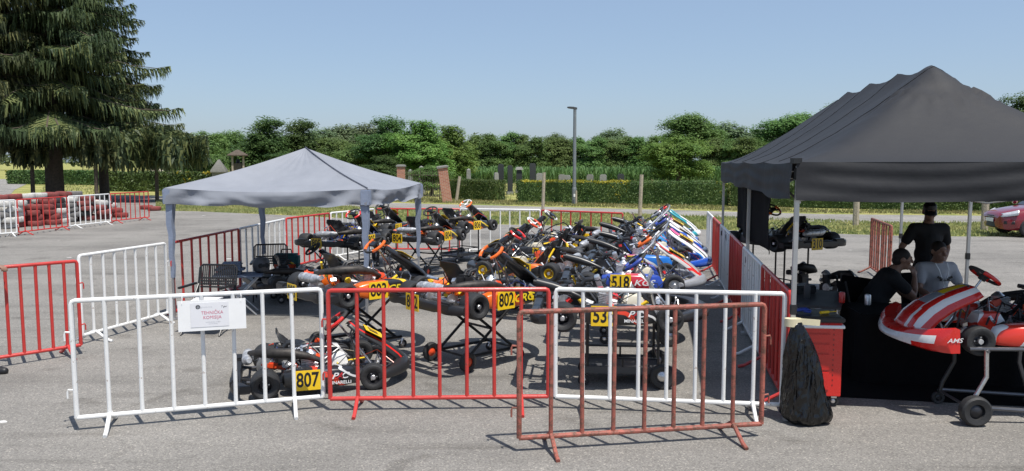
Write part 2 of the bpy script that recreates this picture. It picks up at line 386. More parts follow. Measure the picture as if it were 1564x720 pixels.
sheet('side_road', ccw([tuple(gp(x, y).xy) for x, y in ((-120, 300), (16, 297), (22, 290), (50, 277), (38, 273), (-120, 276))]), -.016, M['road_asphalt'])

# grass standing on the verges
def blades(name, quads_px, n, h, m):
    Q = np.zeros((n, 4, 3)); k = 0
    polys = []
    for q in quads_px:
        a, b, c, d = [gp(*p, -.03) for p in q]
        polys.append((a, b, c, d, ((b - a).cross(d - a)).length + ((b - c).cross(d - c)).length))
    tot = sum(p[4] for p in polys)
    for (a, b, c, d, ar) in polys:
        cnt = int(n * ar / tot)
        for _ in range(cnt):
            if k >= n: break
            u, v = random.random(), random.random()
            p = (a * (1-u) + b * u) * (1-v) + (d * (1-u) + c * u) * v
            tall = h * (.4 + .9 * random.random()) * (.55 + .9 * max(0, noise.noise(p * .5) + .4))
            an = random.random() * 6.283; w = .02 + .03 * random.random()
            dx, dy = math.cos(an) * w, math.sin(an) * w; lx, ly = random.gauss(0, .35) * tall, random.gauss(0, .35) * tall
            Q[k] = [(p.x-dx, p.y-dy, -.03), (p.x+dx, p.y+dy, -.03), (p.x+lx+dx*.2, p.y+ly+dy*.2, tall), (p.x+lx-dx*.2, p.y+ly-dy*.2, tall)]; k += 1
    return tag(link(name, leaf_mesh(name, Q[:k], [m])), kind='stuff')
foliage('grass_blade', (.20, .25, .08), (.43, .39, .19), scale=.6, trans=.4)
edge_px = ((238, 322), (436, 329), (640, 340), (950, 347), (1150, 353), (1400, 361), (1640, 363))
near_px = ((238, 307), (436, 311), (640, 322), (950, 327), (1150, 334.5), (1400, 341), (1640, 342))
blades('verge_grass', [(edge_px[i], edge_px[i+1], near_px[i+1], near_px[i]) for i in range(6)], 30000, .065, M['grass_blade'])
far_px = ((238, 298), (640, 310), (1000, 319), (1260, 326), (1640, 329)); hedge_px = ((238, 292), (640, 303), (1000, 312), (1260, 321), (1640, 324))
blades('hedge_side_grass', [(far_px[i], far_px[i+1], hedge_px[i+1], hedge_px[i]) for i in range(4)], 14000, .08, M['grass_blade'])
blades('cemetery_grass', [((560, 303), (780, 308), (780, 275), (560, 272)), ((780, 300), (1300, 310), (1300, 272), (780, 273)), ((60, 297), (165, 297), (165, 279), (70, 279))], 12000, .2, M['grass_blade'])

# ------------------------------------------------------------------ foliage builders
def quads_from(P, Nrm, size, asp=1.0):
    n = len(P); a = rng.normal(size=(n, 3)); T = np.cross(Nrm, a); T /= np.linalg.norm(T, axis=1)[:, None] + 1e-9
    B = np.cross(Nrm, T); B /= np.linalg.norm(B, axis=1)[:, None] + 1e-9
    s = (size * (.6 + .8 * rng.random(n)))[:, None] / 2
    Q = np.stack([P - T*s*1.1, P - B*s*asp*.55 + T*s*.1, P + T*s*1.1, P + B*s*asp*.6 - T*s*.15], axis=1)
    return Q
def crown(lobes, n_clump, n_leaf, size, clump_r, up=.9):
    out = []
    vol = np.array([l[1][0]*l[1][1]*l[1][2] for l in lobes]) ** .67; vol /= vol.sum()
    for (c, r), share in zip(lobes, vol):
        c = np.array(c, float); r = np.array(r, float); k = max(3, int(n_clump * share))
        d = rng.normal(size=(k, 3)); d /= np.linalg.norm(d, axis=1)[:, None]
        d[:, 2] = np.where(d[:, 2] < -.5, -d[:, 2], d[:, 2])
        rad = .62 + .42 * rng.random(k) ** .7
        cc = c + d * r * rad[:, None]
        for j in range(k):
            cr = clump_r * (.55 + .8 * rng.random())
            m = int(n_leaf * (.6 + .8 * rng.random()))
            g = rng.normal(size=(m, 3)); g /= np.linalg.norm(g, axis=1)[:, None]
            p = cc[j] + g * cr * (rng.random(m) ** .45)[:, None] * np.array([1, 1, .7])
            nr = g * .6 + d[j] * .5 + np.array([0, -.15, up]) + rng.normal(size=(m, 3)) * .42
            nr /= np.linalg.norm(nr, axis=1)[:, None] + 1e-9
            out.append(quads_from(p, nr, np.full(m, size)))
    return np.concatenate(out)
def limbs(b, H, r0, spread, n, z0, seed, mi=0):
    rd = random.Random(seed)
    tr = [(rd.gauss(0, .04) * H * i / 6, rd.gauss(0, .04) * H * i / 6, H * .75 * i / 6) for i in range(7)]
    tr[0] = (0, 0, -.1); b.tube(tr, [r0 * (1.15 - .85 * i / 6) for i in range(7)], 9, mi)
    for i in range(n):
        t = z0 + (1 - z0) * rd.random() * .85; k = min(5, int(t * 6)); base = Vector(tr[k]).lerp(Vector(tr[k+1]), t * 6 - k)
        a = rd.random() * 6.283; L = spread * (.5 + .5 * rd.random())
        d = Vector((math.cos(a), math.sin(a), .55 + .5 * rd.random()))
        b.tube([base, base + d * L * .5 + Vector((0, 0, .1)), base + d * L * .95 + Vector((0, 0, .25 * L))], [r0 * .38, r0 * .22, r0 * .06], 6, mi)

foliage('leaf_dark', (.045, .10, .03), (.13, .21, .06), .35, trans=.42)
foliage('leaf_mid', (.075, .15, .04), (.19, .29, .085), .35, trans=.42)
foliage('leaf_bright', (.09, .18, .035), (.23, .32, .08), .4, trans=.42)
foliage('leaf_olive', (.09, .15, .045), (.21, .29, .09), .35, trans=.42)
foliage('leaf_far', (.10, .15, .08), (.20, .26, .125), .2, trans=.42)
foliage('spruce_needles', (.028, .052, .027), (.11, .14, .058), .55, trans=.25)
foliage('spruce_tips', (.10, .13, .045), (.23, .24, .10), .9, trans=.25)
foliage('hedge_leaf', (.04, .08, .02), (.115, .165, .045), .9)
foliage('hedge_gold', (.20, .19, .02), (.42, .34, .03), 2.0)
foliage('corn_leaf', (.06, .13, .035), (.15, .23, .07), .5)

def rlobes(rd, R0, H, zc, n, flat=.8):
    L = [((0, 0, zc), (R0 * .72, R0 * .72, (H - zc) * .9))]
    L.append(((0, 0, H - 1.9), (R0 * .5, R0 * .5, 2.0)))
    for i in range(n):
        a = rd.random() * 6.283; q = R0 * (.35 + .4 * rd.random()); z = zc + (H - zc) * (-.35 + 1.0 * rd.random())
        s = R0 * (.34 + .26 * rd.random())
        L.append(((math.cos(a) * q, math.sin(a) * q, z), (s, s, s * flat)))
    return L
TREE_MESH = {}
def tree_meshes(kind):
    # nominal height 10
    if kind in TREE_MESH: return TREE_MESH[kind]
    rd = random.Random(kind)
    spec = {'round_a': (3.9, 10, 5.2, 10, 'leaf_mid', 420, 75, .27, .95), 'round_b': (4.3, 10, 5.0, 12, 'leaf_olive', 380, 75, .27, 1.0),
            'dense': (3.9, 10, 4.6, 11, 'leaf_dark', 420, 75, .27, 1.0), 'bright': (3.8, 10, 4.8, 12, 'leaf_bright', 420, 75, .27, .95),
            'hazel': (3.6, 10, 4.6, 8, 'leaf_mid', 380, 60, .36, 1.15), 'hazel_b': (3.8, 10, 4.4, 9, 'leaf_olive', 380, 60, .36, 1.15), 'far': (4.5, 10, 5.0, 12, 'leaf_far', 360, 55, .36, 1.1),
            'bush': (4.6, 10, 4.4, 12, 'leaf_bright', 500, 75, .30, 1.05)}[kind]
    R0, H, zc, n, lm, nc, nl, sz, cr = spec
    lob = rlobes(rd, R0, H, zc, n)
    if kind in ('hazel', 'hazel_b', 'bush'): lob.append(((0, 0, 2.6), (R0 * .95, R0 * .95, 2.6)))
    if kind in ('hazel', 'hazel_b', 'dense', 'bright'):
        for i in range(7):
            a = rd.random() * 6.283; q = R0 * .55 * rd.random(); lob.append(((math.cos(a) * q, math.sin(a) * q, 9.3 + rd.random()), (.7, .7, 1.2)))
    Q = crown(lob, nc, nl, sz, cr)
    b = MB(); limbs(b, 10, .34, 3.2, 9, .28, kind)
    TREE_MESH[kind] = (leaf_mesh('crown', Q, [M[lm]]), b.mesh('trunk', M['bark_grey']))
    return TREE_MESH[kind]
def tree(name, kind, x, y, h, wide, label, cat='tree', group=None, rz=None):
    cm, tm = tree_meshes(kind); root = thing(name, label, cat, (x, y, -.05), rz if rz is not None else random.random() * 6.283, group)
    s = h / 10.9; root.scale = (s * wide, s * wide, s)
    link('crown', cm, root); link('trunk', tm, root); return root

# ------------------------------------------------------------------ big spruces on the left
def spruce_mesh(seed, H, Rb, z0, dens=1.0):
    rd = random.Random(seed); P = []; tips = []; br = MB()
    def quad(a, b, w0, w1, ax, store):
        store.append([a - ax * w0, a + ax * w0, b + ax * w1, b - ax * w1])
    z = z0
    while z < H - .6:
        f = (z - z0) / (H - z0); nb = 6 if f < .6 else 5
        a0 = rd.random() * 6.283
        for i in range(nb):
            a = a0 + 6.283 * i / nb + rd.gauss(0, .35); L = Rb * (1 - f) ** .8 * (.5 + .62 * rd.random() ** .8) + .4
            d = Vector((math.cos(a), math.sin(a), 0)); s = Vector((-d.y, d.x, 0))
            zj = rd.gauss(0, .25); droop = .40 + .42 * rd.random(); n = max(4, int(L / .24)); pts = []
            for k in range(n + 1):
                t = k / n; pts.append(Vector((0, 0, z + zj)) + d * (L * t) + Vector((0, 0, L * (.10 * t - droop * t * t + (droop * .62) * t ** 4))))
            bp_ = pts[:-1:max(1, n // 4)] + [pts[-1]]; br.tube(bp_, [.07 * (1 - f * .6) * (1 - .85 * i_ / (len(bp_) - 1)) for i_ in range(len(bp_))], 5)
            pale_bough = rd.random() < .6  # boughs picked at random to carry paler tip needles
            for k in range(1, n + 1):
                t = k / n; p = pts[k]; tg = (pts[k] - pts[k-1]).normalized()
                w = (.30 + 1.15 * (1 - t) ** .8) * min(1, L / 3.2) * min(1, t * 3.0)
                for sd in (-1, 1):
                    if rd.random() > dens: continue
                    tipv = p + s * sd * w * (.7 + .5 * rd.random()) + tg * w * .55 + Vector((0, 0, -.16 * w))
                    quad(p, tipv, .10, .02, tg, tips if pale_bough and rd.random() < .7 else P)
                    quad(p.lerp(tipv, .4), p.lerp(tipv, .8) + tg * .22 + Vector((0, 0, -.05)), .05, .012, s, tips if pale_bough and rd.random() < .5 else P)
                    for q in (.12, .38, .62, .85, 1.0):
                        if rd.random() < .12: continue
                        top = p.lerp(tipv, q) + tg * rd.gauss(0, .06); hl = (.3 + 1.0 * rd.random() ** 1.5) * (1.0 - .5 * t) * (1.15 if L > 3 else .6)
                        end = top + Vector((rd.gauss(0, .05), rd.gauss(0, .05), -hl)) + d * .12
                        ax = (tg * math.cos(rd.random()*3) + s * math.sin(rd.random()*3)).normalized()
                        st = tips if (pale_bough and rd.random() < .45) else P
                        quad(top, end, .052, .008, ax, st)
                        mid = top.lerp(end, .35)
                        quad(mid, mid.lerp(end, .6) + s * .09 * sd + tg * .05, .03, .006, d, st)
        z += .62 * (1 - .3 * f) * (.7 + .6 * rd.random())
    Q = np.array([[tuple(v) for v in q] for q in P + tips])
    return leaf_mesh('crown', Q, [M['spruce_needles'], M['spruce_tips']], [0] * len(P) + [1] * len(tips)), br
def spruce(x, y, H, Rb, z0, seed, label, dens=1.0, r0=.55, lean=0.0):
    root = thing('spruce_tree', label, 'tree', (x, y, -.05), random.Random(seed).random() * 6, 'spruce trees at the left edge')
    cm, br = spruce_mesh(seed, H, Rb, z0, dens); link('crown', cm, root)
    br.tube([(0, 0, -.2), (0, 0, .5), (.03, 0, H * .3), (0, .05, H * .65), (0, 0, H)], [r0 * 1.25, r0, r0 * .8, r0 * .45, .03], 12)
    br.build('trunk', M['bark'], root); return root
p = at(85, 46); spruce(p.x, p.y, 23, 6.9, 4.5, 3, 'huge weeping spruce with a thick trunk at the left behind the tyre stacks', r0=.5)
p = at(-55, 43); spruce(p.x, p.y, 22, 6.8, 4.3, 8, 'second huge spruce cut off by the left edge of the photo', r0=.5)
p = at(160, 50); spruce(p.x, p.y, 15.5, 4.6, 3.8, 15, 'slimmer dark spruce close behind the right side of the thick spruce', r0=.3)
def small_tree(px, Y, h, rad, label, seed, zlo):
    rd = random.Random(seed); p = at(px, Y); root = thing('small_conifer', label, 'tree', (p.x, p.y, -.05), 0, 'small conifers under the spruces')
    P = []
    for k in range(int(900 * rad)):
        a = rd.random() * 6.283; q = rad * math.sqrt(rd.random()); z = zlo + (h - zlo) * rd.random() ** .8 * (1 - .35 * q / rad)
        hl = .25 + .5 * rd.random(); ax = Vector((math.cos(a * 3), math.sin(a * 3), 0)); o = Vector((math.cos(a) * q, math.sin(a) * q * .7, z))
        e = o + Vector((rd.gauss(0, .1), rd.gauss(0, .1), -hl))
        P.append([o - ax * .10, o + ax * .10, e + ax * .02, e - ax * .02])
        o2 = o + Vector((rd.gauss(0, .25), rd.gauss(0, .2), .1)); P.append([o - ax * .07, o + ax * .07, o2 + ax * .02, o2 - ax * .02])
    Q = np.array([[tuple(v) for v in q] for q in P])
    link('crown', leaf_mesh('crown', Q, [M['spruce_needles'], M['spruce_tips']], [1 if rd.random() < .3 else 0 for _ in P]), root)
    b = MB(); b.tube([(0, 0, -.1), (.05, 0, zlo), (0, 0, h * .9)], [.12, .1, .04], 8); b.build('trunk', M['bark'], root)
small_tree(148, 44, 4.3, .75, 'thin young conifer with a bright drooping crown between the tyre stacks and hedge', 2, 2.6)
small_tree(240, 46, 4.6, 3.0, 'low wide conifer on a thin pale trunk at the right of the spruces', 5, 2.3)
small_tree(51, 44, 3.4, .9, 'thin dark trunked conifer left of the thick spruce trunk', 6, 2.6)

# ------------------------------------------------------------------ treeline
def tl(name, kind, px, Y, top, wide, label, group=None, cat='tree'):
    p = at(px, Y); return tree(name, kind, p.x, p.y, zat(top, Y) + .05, wide, label, cat, group)
tl('broadleaf_tree', 'round_b', 312, 78, 196, 1.15, 'olive green round tree just right of the spruces')
tl('broadleaf_tree', 'round_a', 356, 84, 194, 1.2, 'green tree behind the wooden bell tower')
tl('broadleaf_tree', 'dense', 408, 72, 184, 1.45, 'dark dense tree left of the grey tent peak')
tl('broadleaf_tree', 'dense', 458, 75, 187, 1.45, 'dark tree directly above the grey tent roof')
tl('broadleaf_tree', 'round_a', 508, 74, 206, 1.5, 'low green tree behind the grey tent peak')
tl('broadleaf_tree', 'round_b', 552, 70, 214, 1.6, 'low olive tree behind the right slope of the grey tent')
tl('conifer_tree', 'dense', 598, 68, 183, 1.3, 'tall dark pointed tree left of the brick gate pillars')
tl('broadleaf_tree', 'bright', 646, 66, 190, 1.4, 'bright green bushy tree behind the brick gate pillars')
tl('broadleaf_tree', 'bright', 690, 70, 197, 1.35, 'bright green tree right of the gate at the start of the hazel row')
tl('shrub', 'round_b', 660, 55, 250, 1.7, 'scrawny dry shrub growing between the brick pillars', cat='shrub')
tl('shrub', 'round_a', 325, 66, 232, 1.6, 'low round bush beside the pale stone chapel', cat='shrub')
tl('shrub', 'dense', 432, 66, 236, 1.8, 'dark undergrowth below the dark trees left of the tent peak', cat='shrub')
tl('shrub', 'dense', 590, 62, 240, 1.9, 'dark undergrowth left of the gate behind the tent roof', cat='shrub')
hz = [(724, 211), (748, 208), (772, 206), (796, 210), (816, 213), (838, 213), (858, 215), (884, 213), (906, 214), (928, 216), (950, 212), (972, 213), (996, 212), (1088, 214), (1112, 216), (1136, 214), (1160, 216), (1184, 217), (1210, 218), (1240, 218), (1272, 216), (1310, 220)]
ref = ['right of the bright gate trees', 'above the left tall gravestones', 'above the dark gravestones', 'left of the lamp post', 'close left of the lamp post', 'just left of the lamp post top', 'nearly behind the lamp post', 'just right of the lamp post', 'second right of the lamp post', 'third right of the lamp post', 'fourth right of the lamp post', 'second left of the round bush', 'behind the round bush on its left', 'right of the round bush', 'second right of the round bush', 'third right of the round bush', 'fourth right of the round bush', 'beside the black tent roof corner', 'left behind the black tent corner', 'behind the black tent roof edge', 'hidden behind the black tent slope', 'farthest right behind the black tent']
for i, (px, top) in enumerate(hz):
    tl('hazel_tree', 'hazel' if i % 3 else 'hazel_b', px, 138 + 8 * random.random(), top, 1.4, 'leafy hazel tree in the row beyond the corn, ' + ref[i], 'hazel row beyond the corn field')
tl('broadleaf_tree', 'far', 848, 175, 200, 1.3, 'round far tree rising behind the hazels left of the lamp post')
tl('broadleaf_tree', 'far', 936, 178, 192, 1.25, 'round far tree rising behind the hazels right of the lamp post')
tl('broadleaf_tree', 'round_a', 1052, 160, 167, 1.5, 'tallest wide tree above the round bush')
tl('broadleaf_tree', 'far', 1112, 170, 182, 1.6, 'paler round tree right of the tallest wide tree')
tl('broadleaf_tree', 'far', 1168, 172, 190, 1.5, 'pale round tree left of the black tent slope')
tl('broadleaf_tree', 'round_a', 1218, 150, 166, 1.5, 'tall tree rising left of the black tent ridge')
tl('broadleaf_tree', 'round_a', 1285, 152, 150, 1.4, 'tall tree peeking over the black tent ridge')
tl('broadleaf_tree', 'dense', 1556, 130, 148, 1.0, 'dark tree showing above the black tent at the right edge')
tl('round_bush', 'bush', 1036, 82, 203, 1.42, 'big round green bush standing in front of the corn field', cat='bush')
for i, (px, top) in enumerate(((490, 192), (522, 186), (556, 184), (584, 190))):
    tl('broadleaf_tree', 'far', px, 195 + 6 * i, top, 1.5, ('pale hazy far tree %s the grey tent peak' % ['left of', 'straight above', 'right of', 'well right of'][i]), 'hazy far trees on the rise')
for i, (px, top) in enumerate(((286, 206), (255, 214))):
    tl('broadleaf_tree', 'far', px, 110, top, 1.3, ['far pale tree beside the red roofed house', 'far tree left of the red roofed house behind the spruce'][i])
# far wood closing the gaps at the skyline
lob = []
rd = random.Random(4)
for i in range(110):
    x = -190 + 400 * i / 110 + rd.gauss(0, 2); y = 235 + rd.gauss(0, 8); h = 6 + 4 * rd.random(); lob.append(((x, y, h * .5), (4.5, 4.5, h * .55)))
tag(link('far_wood', leaf_mesh('far_wood', crown(lob, 2600, 14, 1.1, 1.6), [M['leaf_far']])), kind='stuff')

# ------------------------------------------------------------------ corn field
def corn():
    Q = []; rd = random.Random(9)
    for _ in range(11000):
        t = rd.random() ** 1.6; y = 86 + 44 * t; x = -25 + rd.random() * 120; h = 1.2 + .45 * rd.random()
        for k in range(3):
            a = rd.random() * 6.283; z = h * (.35 + .6 * rd.random()); l = .5 + .4 * rd.random(); dx, dy = math.cos(a) * l * .5, math.sin(a) * l * .5
            w = Vector((-dy, dx, 0)).normalized() * .055
            Q.append([(x - w.x, y - w.y, z * .6), (x + w.x, y + w.y, z * .6), (x + dx + w.x, y + dy + w.y, z + .35), (x + dx - w.x, y + dy - w.y, z + .35)])
        Q.append([(x - .04, y, 0), (x + .04, y, 0), (x + .02, y, h), (x - .02, y, h)])
    return leaf_mesh('corn_field', np.array(Q), [M['corn_leaf']])
tag(link('corn_field', corn()), kind='stuff')
sheet('field_soil', [(-30, 85), (110, 85), (110, 132), (-30, 132)], -.02, M['soil'])

# ------------------------------------------------------------------ hedges
def hedge(px0, y0, px1, y1, h, dep, label, gold=(0, 0), zn=None):
    a = gp(px0, y0); b_ = gp(px1, y1); d = (b_ - a); Lh = d.length; d.normalize(); n = Vector((-d.y, d.x, 0))
    root = thing('clipped_hedge', label, 'hedge', a, 0, 'clipped hedges along the road')
    P = []; N = []; G = []; rd = random.Random(px0)
    dens = 330 if a.y < 60 else 90
    def put(u, v, w, nn_):
        q = d * (u * Lh) + n * (v * dep) + Vector((0, 0, w * h)); q += Vector((rd.gauss(0, .045), rd.gauss(0, .045), rd.gauss(0, .03)))
        wob = noise.noise(q * .9 + a) * .07
        q += nn_ * wob; P.append(q); N.append(nn_ + Vector((rd.gauss(0, .6), rd.gauss(0, .6), rd.gauss(0, .6) + .25)))
        g = gold[0] <= u <= gold[1] and w > .93 and noise.noise(Vector((u * 9, v, px0))) > -.25
        g = g or (gold[1] > 0 and noise.noise(Vector((u * 7.3, w * .6, px0 * .1))) > .42 and rd.random() < .12)
        G.append(1 if g else 0)
    for _ in range(int(Lh * h * dens)): put(rd.random(), 0, rd.random() ** .9, -n)
    for _ in range(int(Lh * dep * dens)): put(rd.random(), rd.random(), 1, Vector((0, 0, 1)))
    for _ in range(int(2 * dep * h * dens)):
        e = rd.random() < .5; put(0 if e else 1, rd.random(), rd.random(), -d if e else d)
    P = np.array([tuple(q) for q in P]); N = np.array([tuple(q.normalized()) for q in N])
    link('leaves', leaf_mesh('leaves', quads_from(P, N, np.full(len(P), .09 if a.y < 60 else .2)), [M['hedge_leaf'], M['hedge_gold']], G), root)
    b = MB(); i = .07; b.add([tuple(d * (Lh * u + (i if u == 0 else -i)) + n * (dep * v + (i if v == 0 else -i)) + Vector((0, 0, w))) for w in (0, h - i) for u, v in ((0, 0), (1, 0), (1, 1), (0, 1))],
          [(3,2,1,0),(4,5,6,7),(0,1,5,4),(1,2,6,5),(2,3,7,6),(3,0,4,7)]); b.build('twigs', M['hedge_leaf'], root, smooth=False)
hedge(684, 304, 757, 306.6, 1.2, 1.1, 'short clipped hedge block between the leaning brick pillar and the path')
hedge(789, 308.7, 1112, 314, 1.22, 1.1, 'long clipped hedge with yellow tipped top behind the lamp post', (.02, .55))
hedge(1114, 314.5, 1700, 327, 1.22, 1.1, 'long dark clipped hedge behind the black tent')
hedge(158, 292, 335, 293, 1.5, 1.2, 'dark clipped hedge under the low wide conifer', (.86, 1.0))
hedge(10, 281, 150, 283, 1.4, 1.2, 'far clipped hedge behind the thick spruce trunk')

# ------------------------------------------------------------------ cemetery and things along the road
def grave(px, Y, w, top, m, label, shape='slab', cap=None):
    p = at(px, Y); h = zat(top, Y); root = thing('gravestone', label, 'gravestone', (p.x, p.y, -.03), random.gauss(0, .15), 'gravestones in the cemetery')
    b = MB(); b.box((0, 0, .1), (w * 1.35, .45, .22), 0, bev=.02); b.build('plinth', M['stone_pale'], root)
    b = MB()
    if shape == 'slab':
        b.rings([[(-w/2, -.1, .21), (w/2, -.1, .21), (w/2, .1, .21), (-w/2, .1, .21)], [(-w/2, -.1, h - .12), (w/2, -.1, h - .12), (w/2, .1, h - .12), (-w/2, .1, h - .12)], [(-w*.32, -.08, h), (w*.32, -.08, h), (w*.32, .08, h), (-w*.32, .08, h)]])
    else:
        b.rings([[(-w/2*s, -w/2*s, z), (w/2*s, -w/2*s, z), (w/2*s, w/2*s, z), (-w/2*s, w/2*s, z)] for z, s in ((.21, 1), (h * .75, .8), (h - .1, .75), (h, .05))])
    b.build('stone', M[m], root)
    if cap:
        b = MB(); b.rings([[(-w*.7, -.2, h), (w*.7, -.2, h), (w*.7, .2, h), (-w*.7, .2, h)], [(-w*.45, -.12, h + .22), (w*.45, -.12, h + .22), (w*.45, .12, h + .22), (-w*.45, .12, h + .22)]]); b.build('cap', M[cap], root)
grave(765, 58, .42, 250, 'granite_dark', 'tall dark narrow gravestone left of the path gap')
grave(779, 57, .36, 252, 'granite_dark', 'tall thin dark gravestone at the path gap')
grave(793, 60, .45, 259, 'granite_dark', 'dark gravestone with a pale grey cap', cap='stone_pale')
grave(813.5, 58, .44, 249, 'granite_dark', 'tallest wide dark gravestone behind the long hedge')
grave(758, 56, .3, 263, 'stone_pale', 'small pale gravestone left of the path gap')
grave(716, 60, .35, 257, 'stone_pale', 'pale pointed obelisk behind the short hedge', 'obelisk')
grave(644, 58, .42, 253, 'stone_pale', 'pale obelisk behind the iron gate', 'obelisk')
grave(627, 60, .3, 258, 'stone_pale', 'small pale obelisk close to the left brick pillar', 'obelisk')
for i, (px, top, m, lb) in enumerate(((824, 264, 'stone_pale', 'small grey gravestone right of the tallest dark stone'), (858, 266, 'concrete', 'low grey gravestone left of the lamp post'), (866, 267, 'stone_pale', 'low pale gravestone touching the lamp post'), (901, 266, 'concrete', 'low grey gravestone right of the lamp post'), (921, 266, 'stone_pale', 'pale low gravestone midway between lamp post and wooden post'), (948, 265, 'granite_dark', 'dark low gravestone left of the wooden post'))):
    grave(px, 60, .5, top, m, lb)
def brick_mat():
    m, t, b = nodes('brick_wall'); L = t.links.new; tc = nn(t, 'ShaderNodeTexCoord'); mp = nn(t, 'ShaderNodeMapping'); mp.inputs['Rotation'].default_value = (R(90), 0, 0); L(tc.outputs['Object'], mp.inputs[0])
    br = nn(t, 'ShaderNodeTexBrick', i_Scale=1.0); br.inputs['Brick Width'].default_value = .25; br.inputs['Row Height'].default_value = .08; br.inputs['Mortar Size'].default_value = .008
    br.inputs['Color1'].default_value = (.30, .10, .06, 1); br.inputs['Color2'].default_value = (.40, .16, .10, 1); br.inputs['Mortar'].default_value = (.4, .36, .3, 1)
    L(mp.outputs[0], br.inputs[0]); L(br.outputs[0], b.inputs[0]); b.inputs['Roughness'].default_value = .9; MATS['brick'] = m
brick_mat()
def pillar(px, Y, top, w, label, lean=0.0):
    p = at(px, Y); h = zat(top, Y); root = thing('brick_pillar', label, 'pillar', (p.x, p.y, -.03), .15, 'brick gate pillars'); root.rotation_euler[1] = lean
    b = MB(); b.box((0, 0, (h - .14) / 2), (w, w, h - .14)); b.build('shaft', M['brick'], root)
    b = MB(); b.rings([[(-s, -s, z), (s, -s, z), (s, s, z), (-s, s, z)] for z, s in ((h - .138, w * .62), (h - .05, w * .62), (h, w * .4))]); b.build('cap', M['concrete'], root)
pillar(613, 50, 251, .52, 'upright brick gate pillar with a grey cap right of the grey tent')
pillar(683, 46, 252, .55, 'leaning brick gate pillar with a grey cap beside the short hedge', -.13)
# iron gate
pa, pb = at(622, 49.5), at(672, 47); root = thing('iron_gate', 'rusty wrought iron gate between the two brick pillars', 'gate', pa, math.atan2(pb.y - pa.y, pb.x - pa.x))
Lg = (pb - pa).length
b = MB(); b.tube([(0, 0, .1), (0, 0, 1.75)], .03, 6); b.tube([(Lg, 0, .1), (Lg, 0, 1.75)], .03, 6); b.tube([(0, 0, .25), (Lg, 0, .25)], .022, 6); b.tube([(0, 0, 1.5), (Lg, 0, 1.5)], .022, 6); b.build('gate_frame', M['bark'], root)
bm_ = MB().tube([(0, 0, .2), (0, 0, 1.8)], .014, 5).mesh('bar', M['bark'])
for i in range(1, 14): o = link('bar', bm_, root); o.location = (Lg * i / 14, 0, 0)
# wire fence posts along the verge
def post(px, ybase, ytop, w, label, lean=0.0):
    p = gp(px, ybase); h = zat(ytop, p.y); root = thing('fence_post', label, 'post', (p.x, p.y, -.05), .1, 'weathered posts along the road'); root.rotation_euler[1] = lean
    b = MB(); rd = random.Random(px)
    b.rings([[(math.cos(a) * w * (1 + .1 * rd.random()), math.sin(a) * w * (1 + .1 * rd.random()), z) for a in [6.283 * k / 7 for k in range(7)]] for z in (0, h * .3, h * .65, h)], 0); b.build('post_body', M['weathered_wood'], root)
post(829, 322, 262, .075, 'weathered fence post left of the lamp post', .03)
post(977, 334, 265, .075, 'weathered fence post right of the lamp post', .03)
post(697, 306.5, 268, .09, 'weathered fence post leaning by the short hedge', .14)
post(1307, 344, 285, .11, 'weathered post under the black tent left of the rusty barrier')
post(1503, 352, 285, .11, 'weathered post left of the red car')
post(880, 312, 290, .05, 'short stub post at the foot of the lamp post')
# lamp post
p = gp(877, 311.5); h = zat(166, p.y); root = thing('street_lamp', 'tall grey street lamp with a flat head in front of the long hedge', 'street lamp', (p.x, p.y, -.03))
b = MB(); b.tube([(0, 0, 0), (0, 0, .9), (0, 0, .92), (0, 0, h)], [.13, .13, .10, .085], 12); b.build('pole', M['lamp_grey'], root)
b = MB(); b.rings([[(x, -w, h + z0), (x, w, h + z0), (x, w, h + z1), (x, -w, h + z1)] for x, w, z0, z1 in ((.12, .07, -.02, .08), (-.1, .12, .0, .12), (-.32, .12, .03, .13), (-.42, .08, .06, .12))]); b.build('lamp_head', M['dark_plastic_grey'], root)
b = MB(); b.box((0, -.133, .5), (.09, .006, .16)); b.build('label_plate', M['white_print'], root)
for px, Y, t, lb in ((321, 95, 207, 'thin wooden utility pole left of the bell tower'), (352, 90, 209, 'thin wooden utility pole above the bell tower')):
    p = at(px, Y); root = thing('utility_pole', lb, 'pole', (p.x, p.y, 0)); h = zat(t, Y)
    b = MB(); b.tube([(0, 0, 0), (0, 0, h)], [.13, .08], 7); b.build('pole', M['weathered_wood'], root); b = MB(); b.box((0, 0, h - .3), (.9, .1, .1)); b.build('crossarm', M['weathered_wood'], root)
# wooden bell tower, chapel, house roof
p = at(365, 64); root = thing('bell_tower', 'small wooden bell tower behind the left slope of the grey tent', 'tower', (p.x, p.y, 0), .3); h = zat(229, 64)
b = MB()
for sx in (-1, 1):
    for sy in (-1, 1): b.box((sx * .42, sy * .42, (h - .5) / 2), (.14, .14, h - .5))
b.build('frame', M['weathered_wood'], root)
b = MB(); b.box((0, 0, 1.1), (.72, .72, 2.2)); b.build('base', M['bark_grey'], root)
b = MB(); b.rings([[(-s, -s, z), (s, -s, z), (s, s, z), (-s, s, z)] for z, s in ((h - .5, .8), (h - .42, .8), (h, .1))]); b.build('roof', M['bark'], root)
b = MB(); b.lathe([(.02, .35), (.1, .32), (.14, .1), (.2, 0)], 12, 0, Matrix.Translation((0, 0, h - 1.1))); b.build('bell', M['dark_rim'], root)
p = at(336, 62); root = thing('wayside_chapel', 'pale stone shrine with a pointed top left of the bell tower', 'shrine', (p.x, p.y, 0), .2); h = zat(244, 62)
b = MB(); b.box((0, 0, h * .3), (1.0, .8, h * .6)); b.build('wall', M['stone_pale'], root)
b = MB(); b.rings([[(-s, -s, z), (s, -s, z), (s, s, z), (-s, s, z)] for z, s in ((h * .602, .58), (h * .66, .58), (h, .06))]); b.build('roof', M['concrete'], root)
p = at(272, 120); root = thing('house', 'distant house with a red tiled roof beside the spruces', 'house', (p.x, p.y, 0), .3)
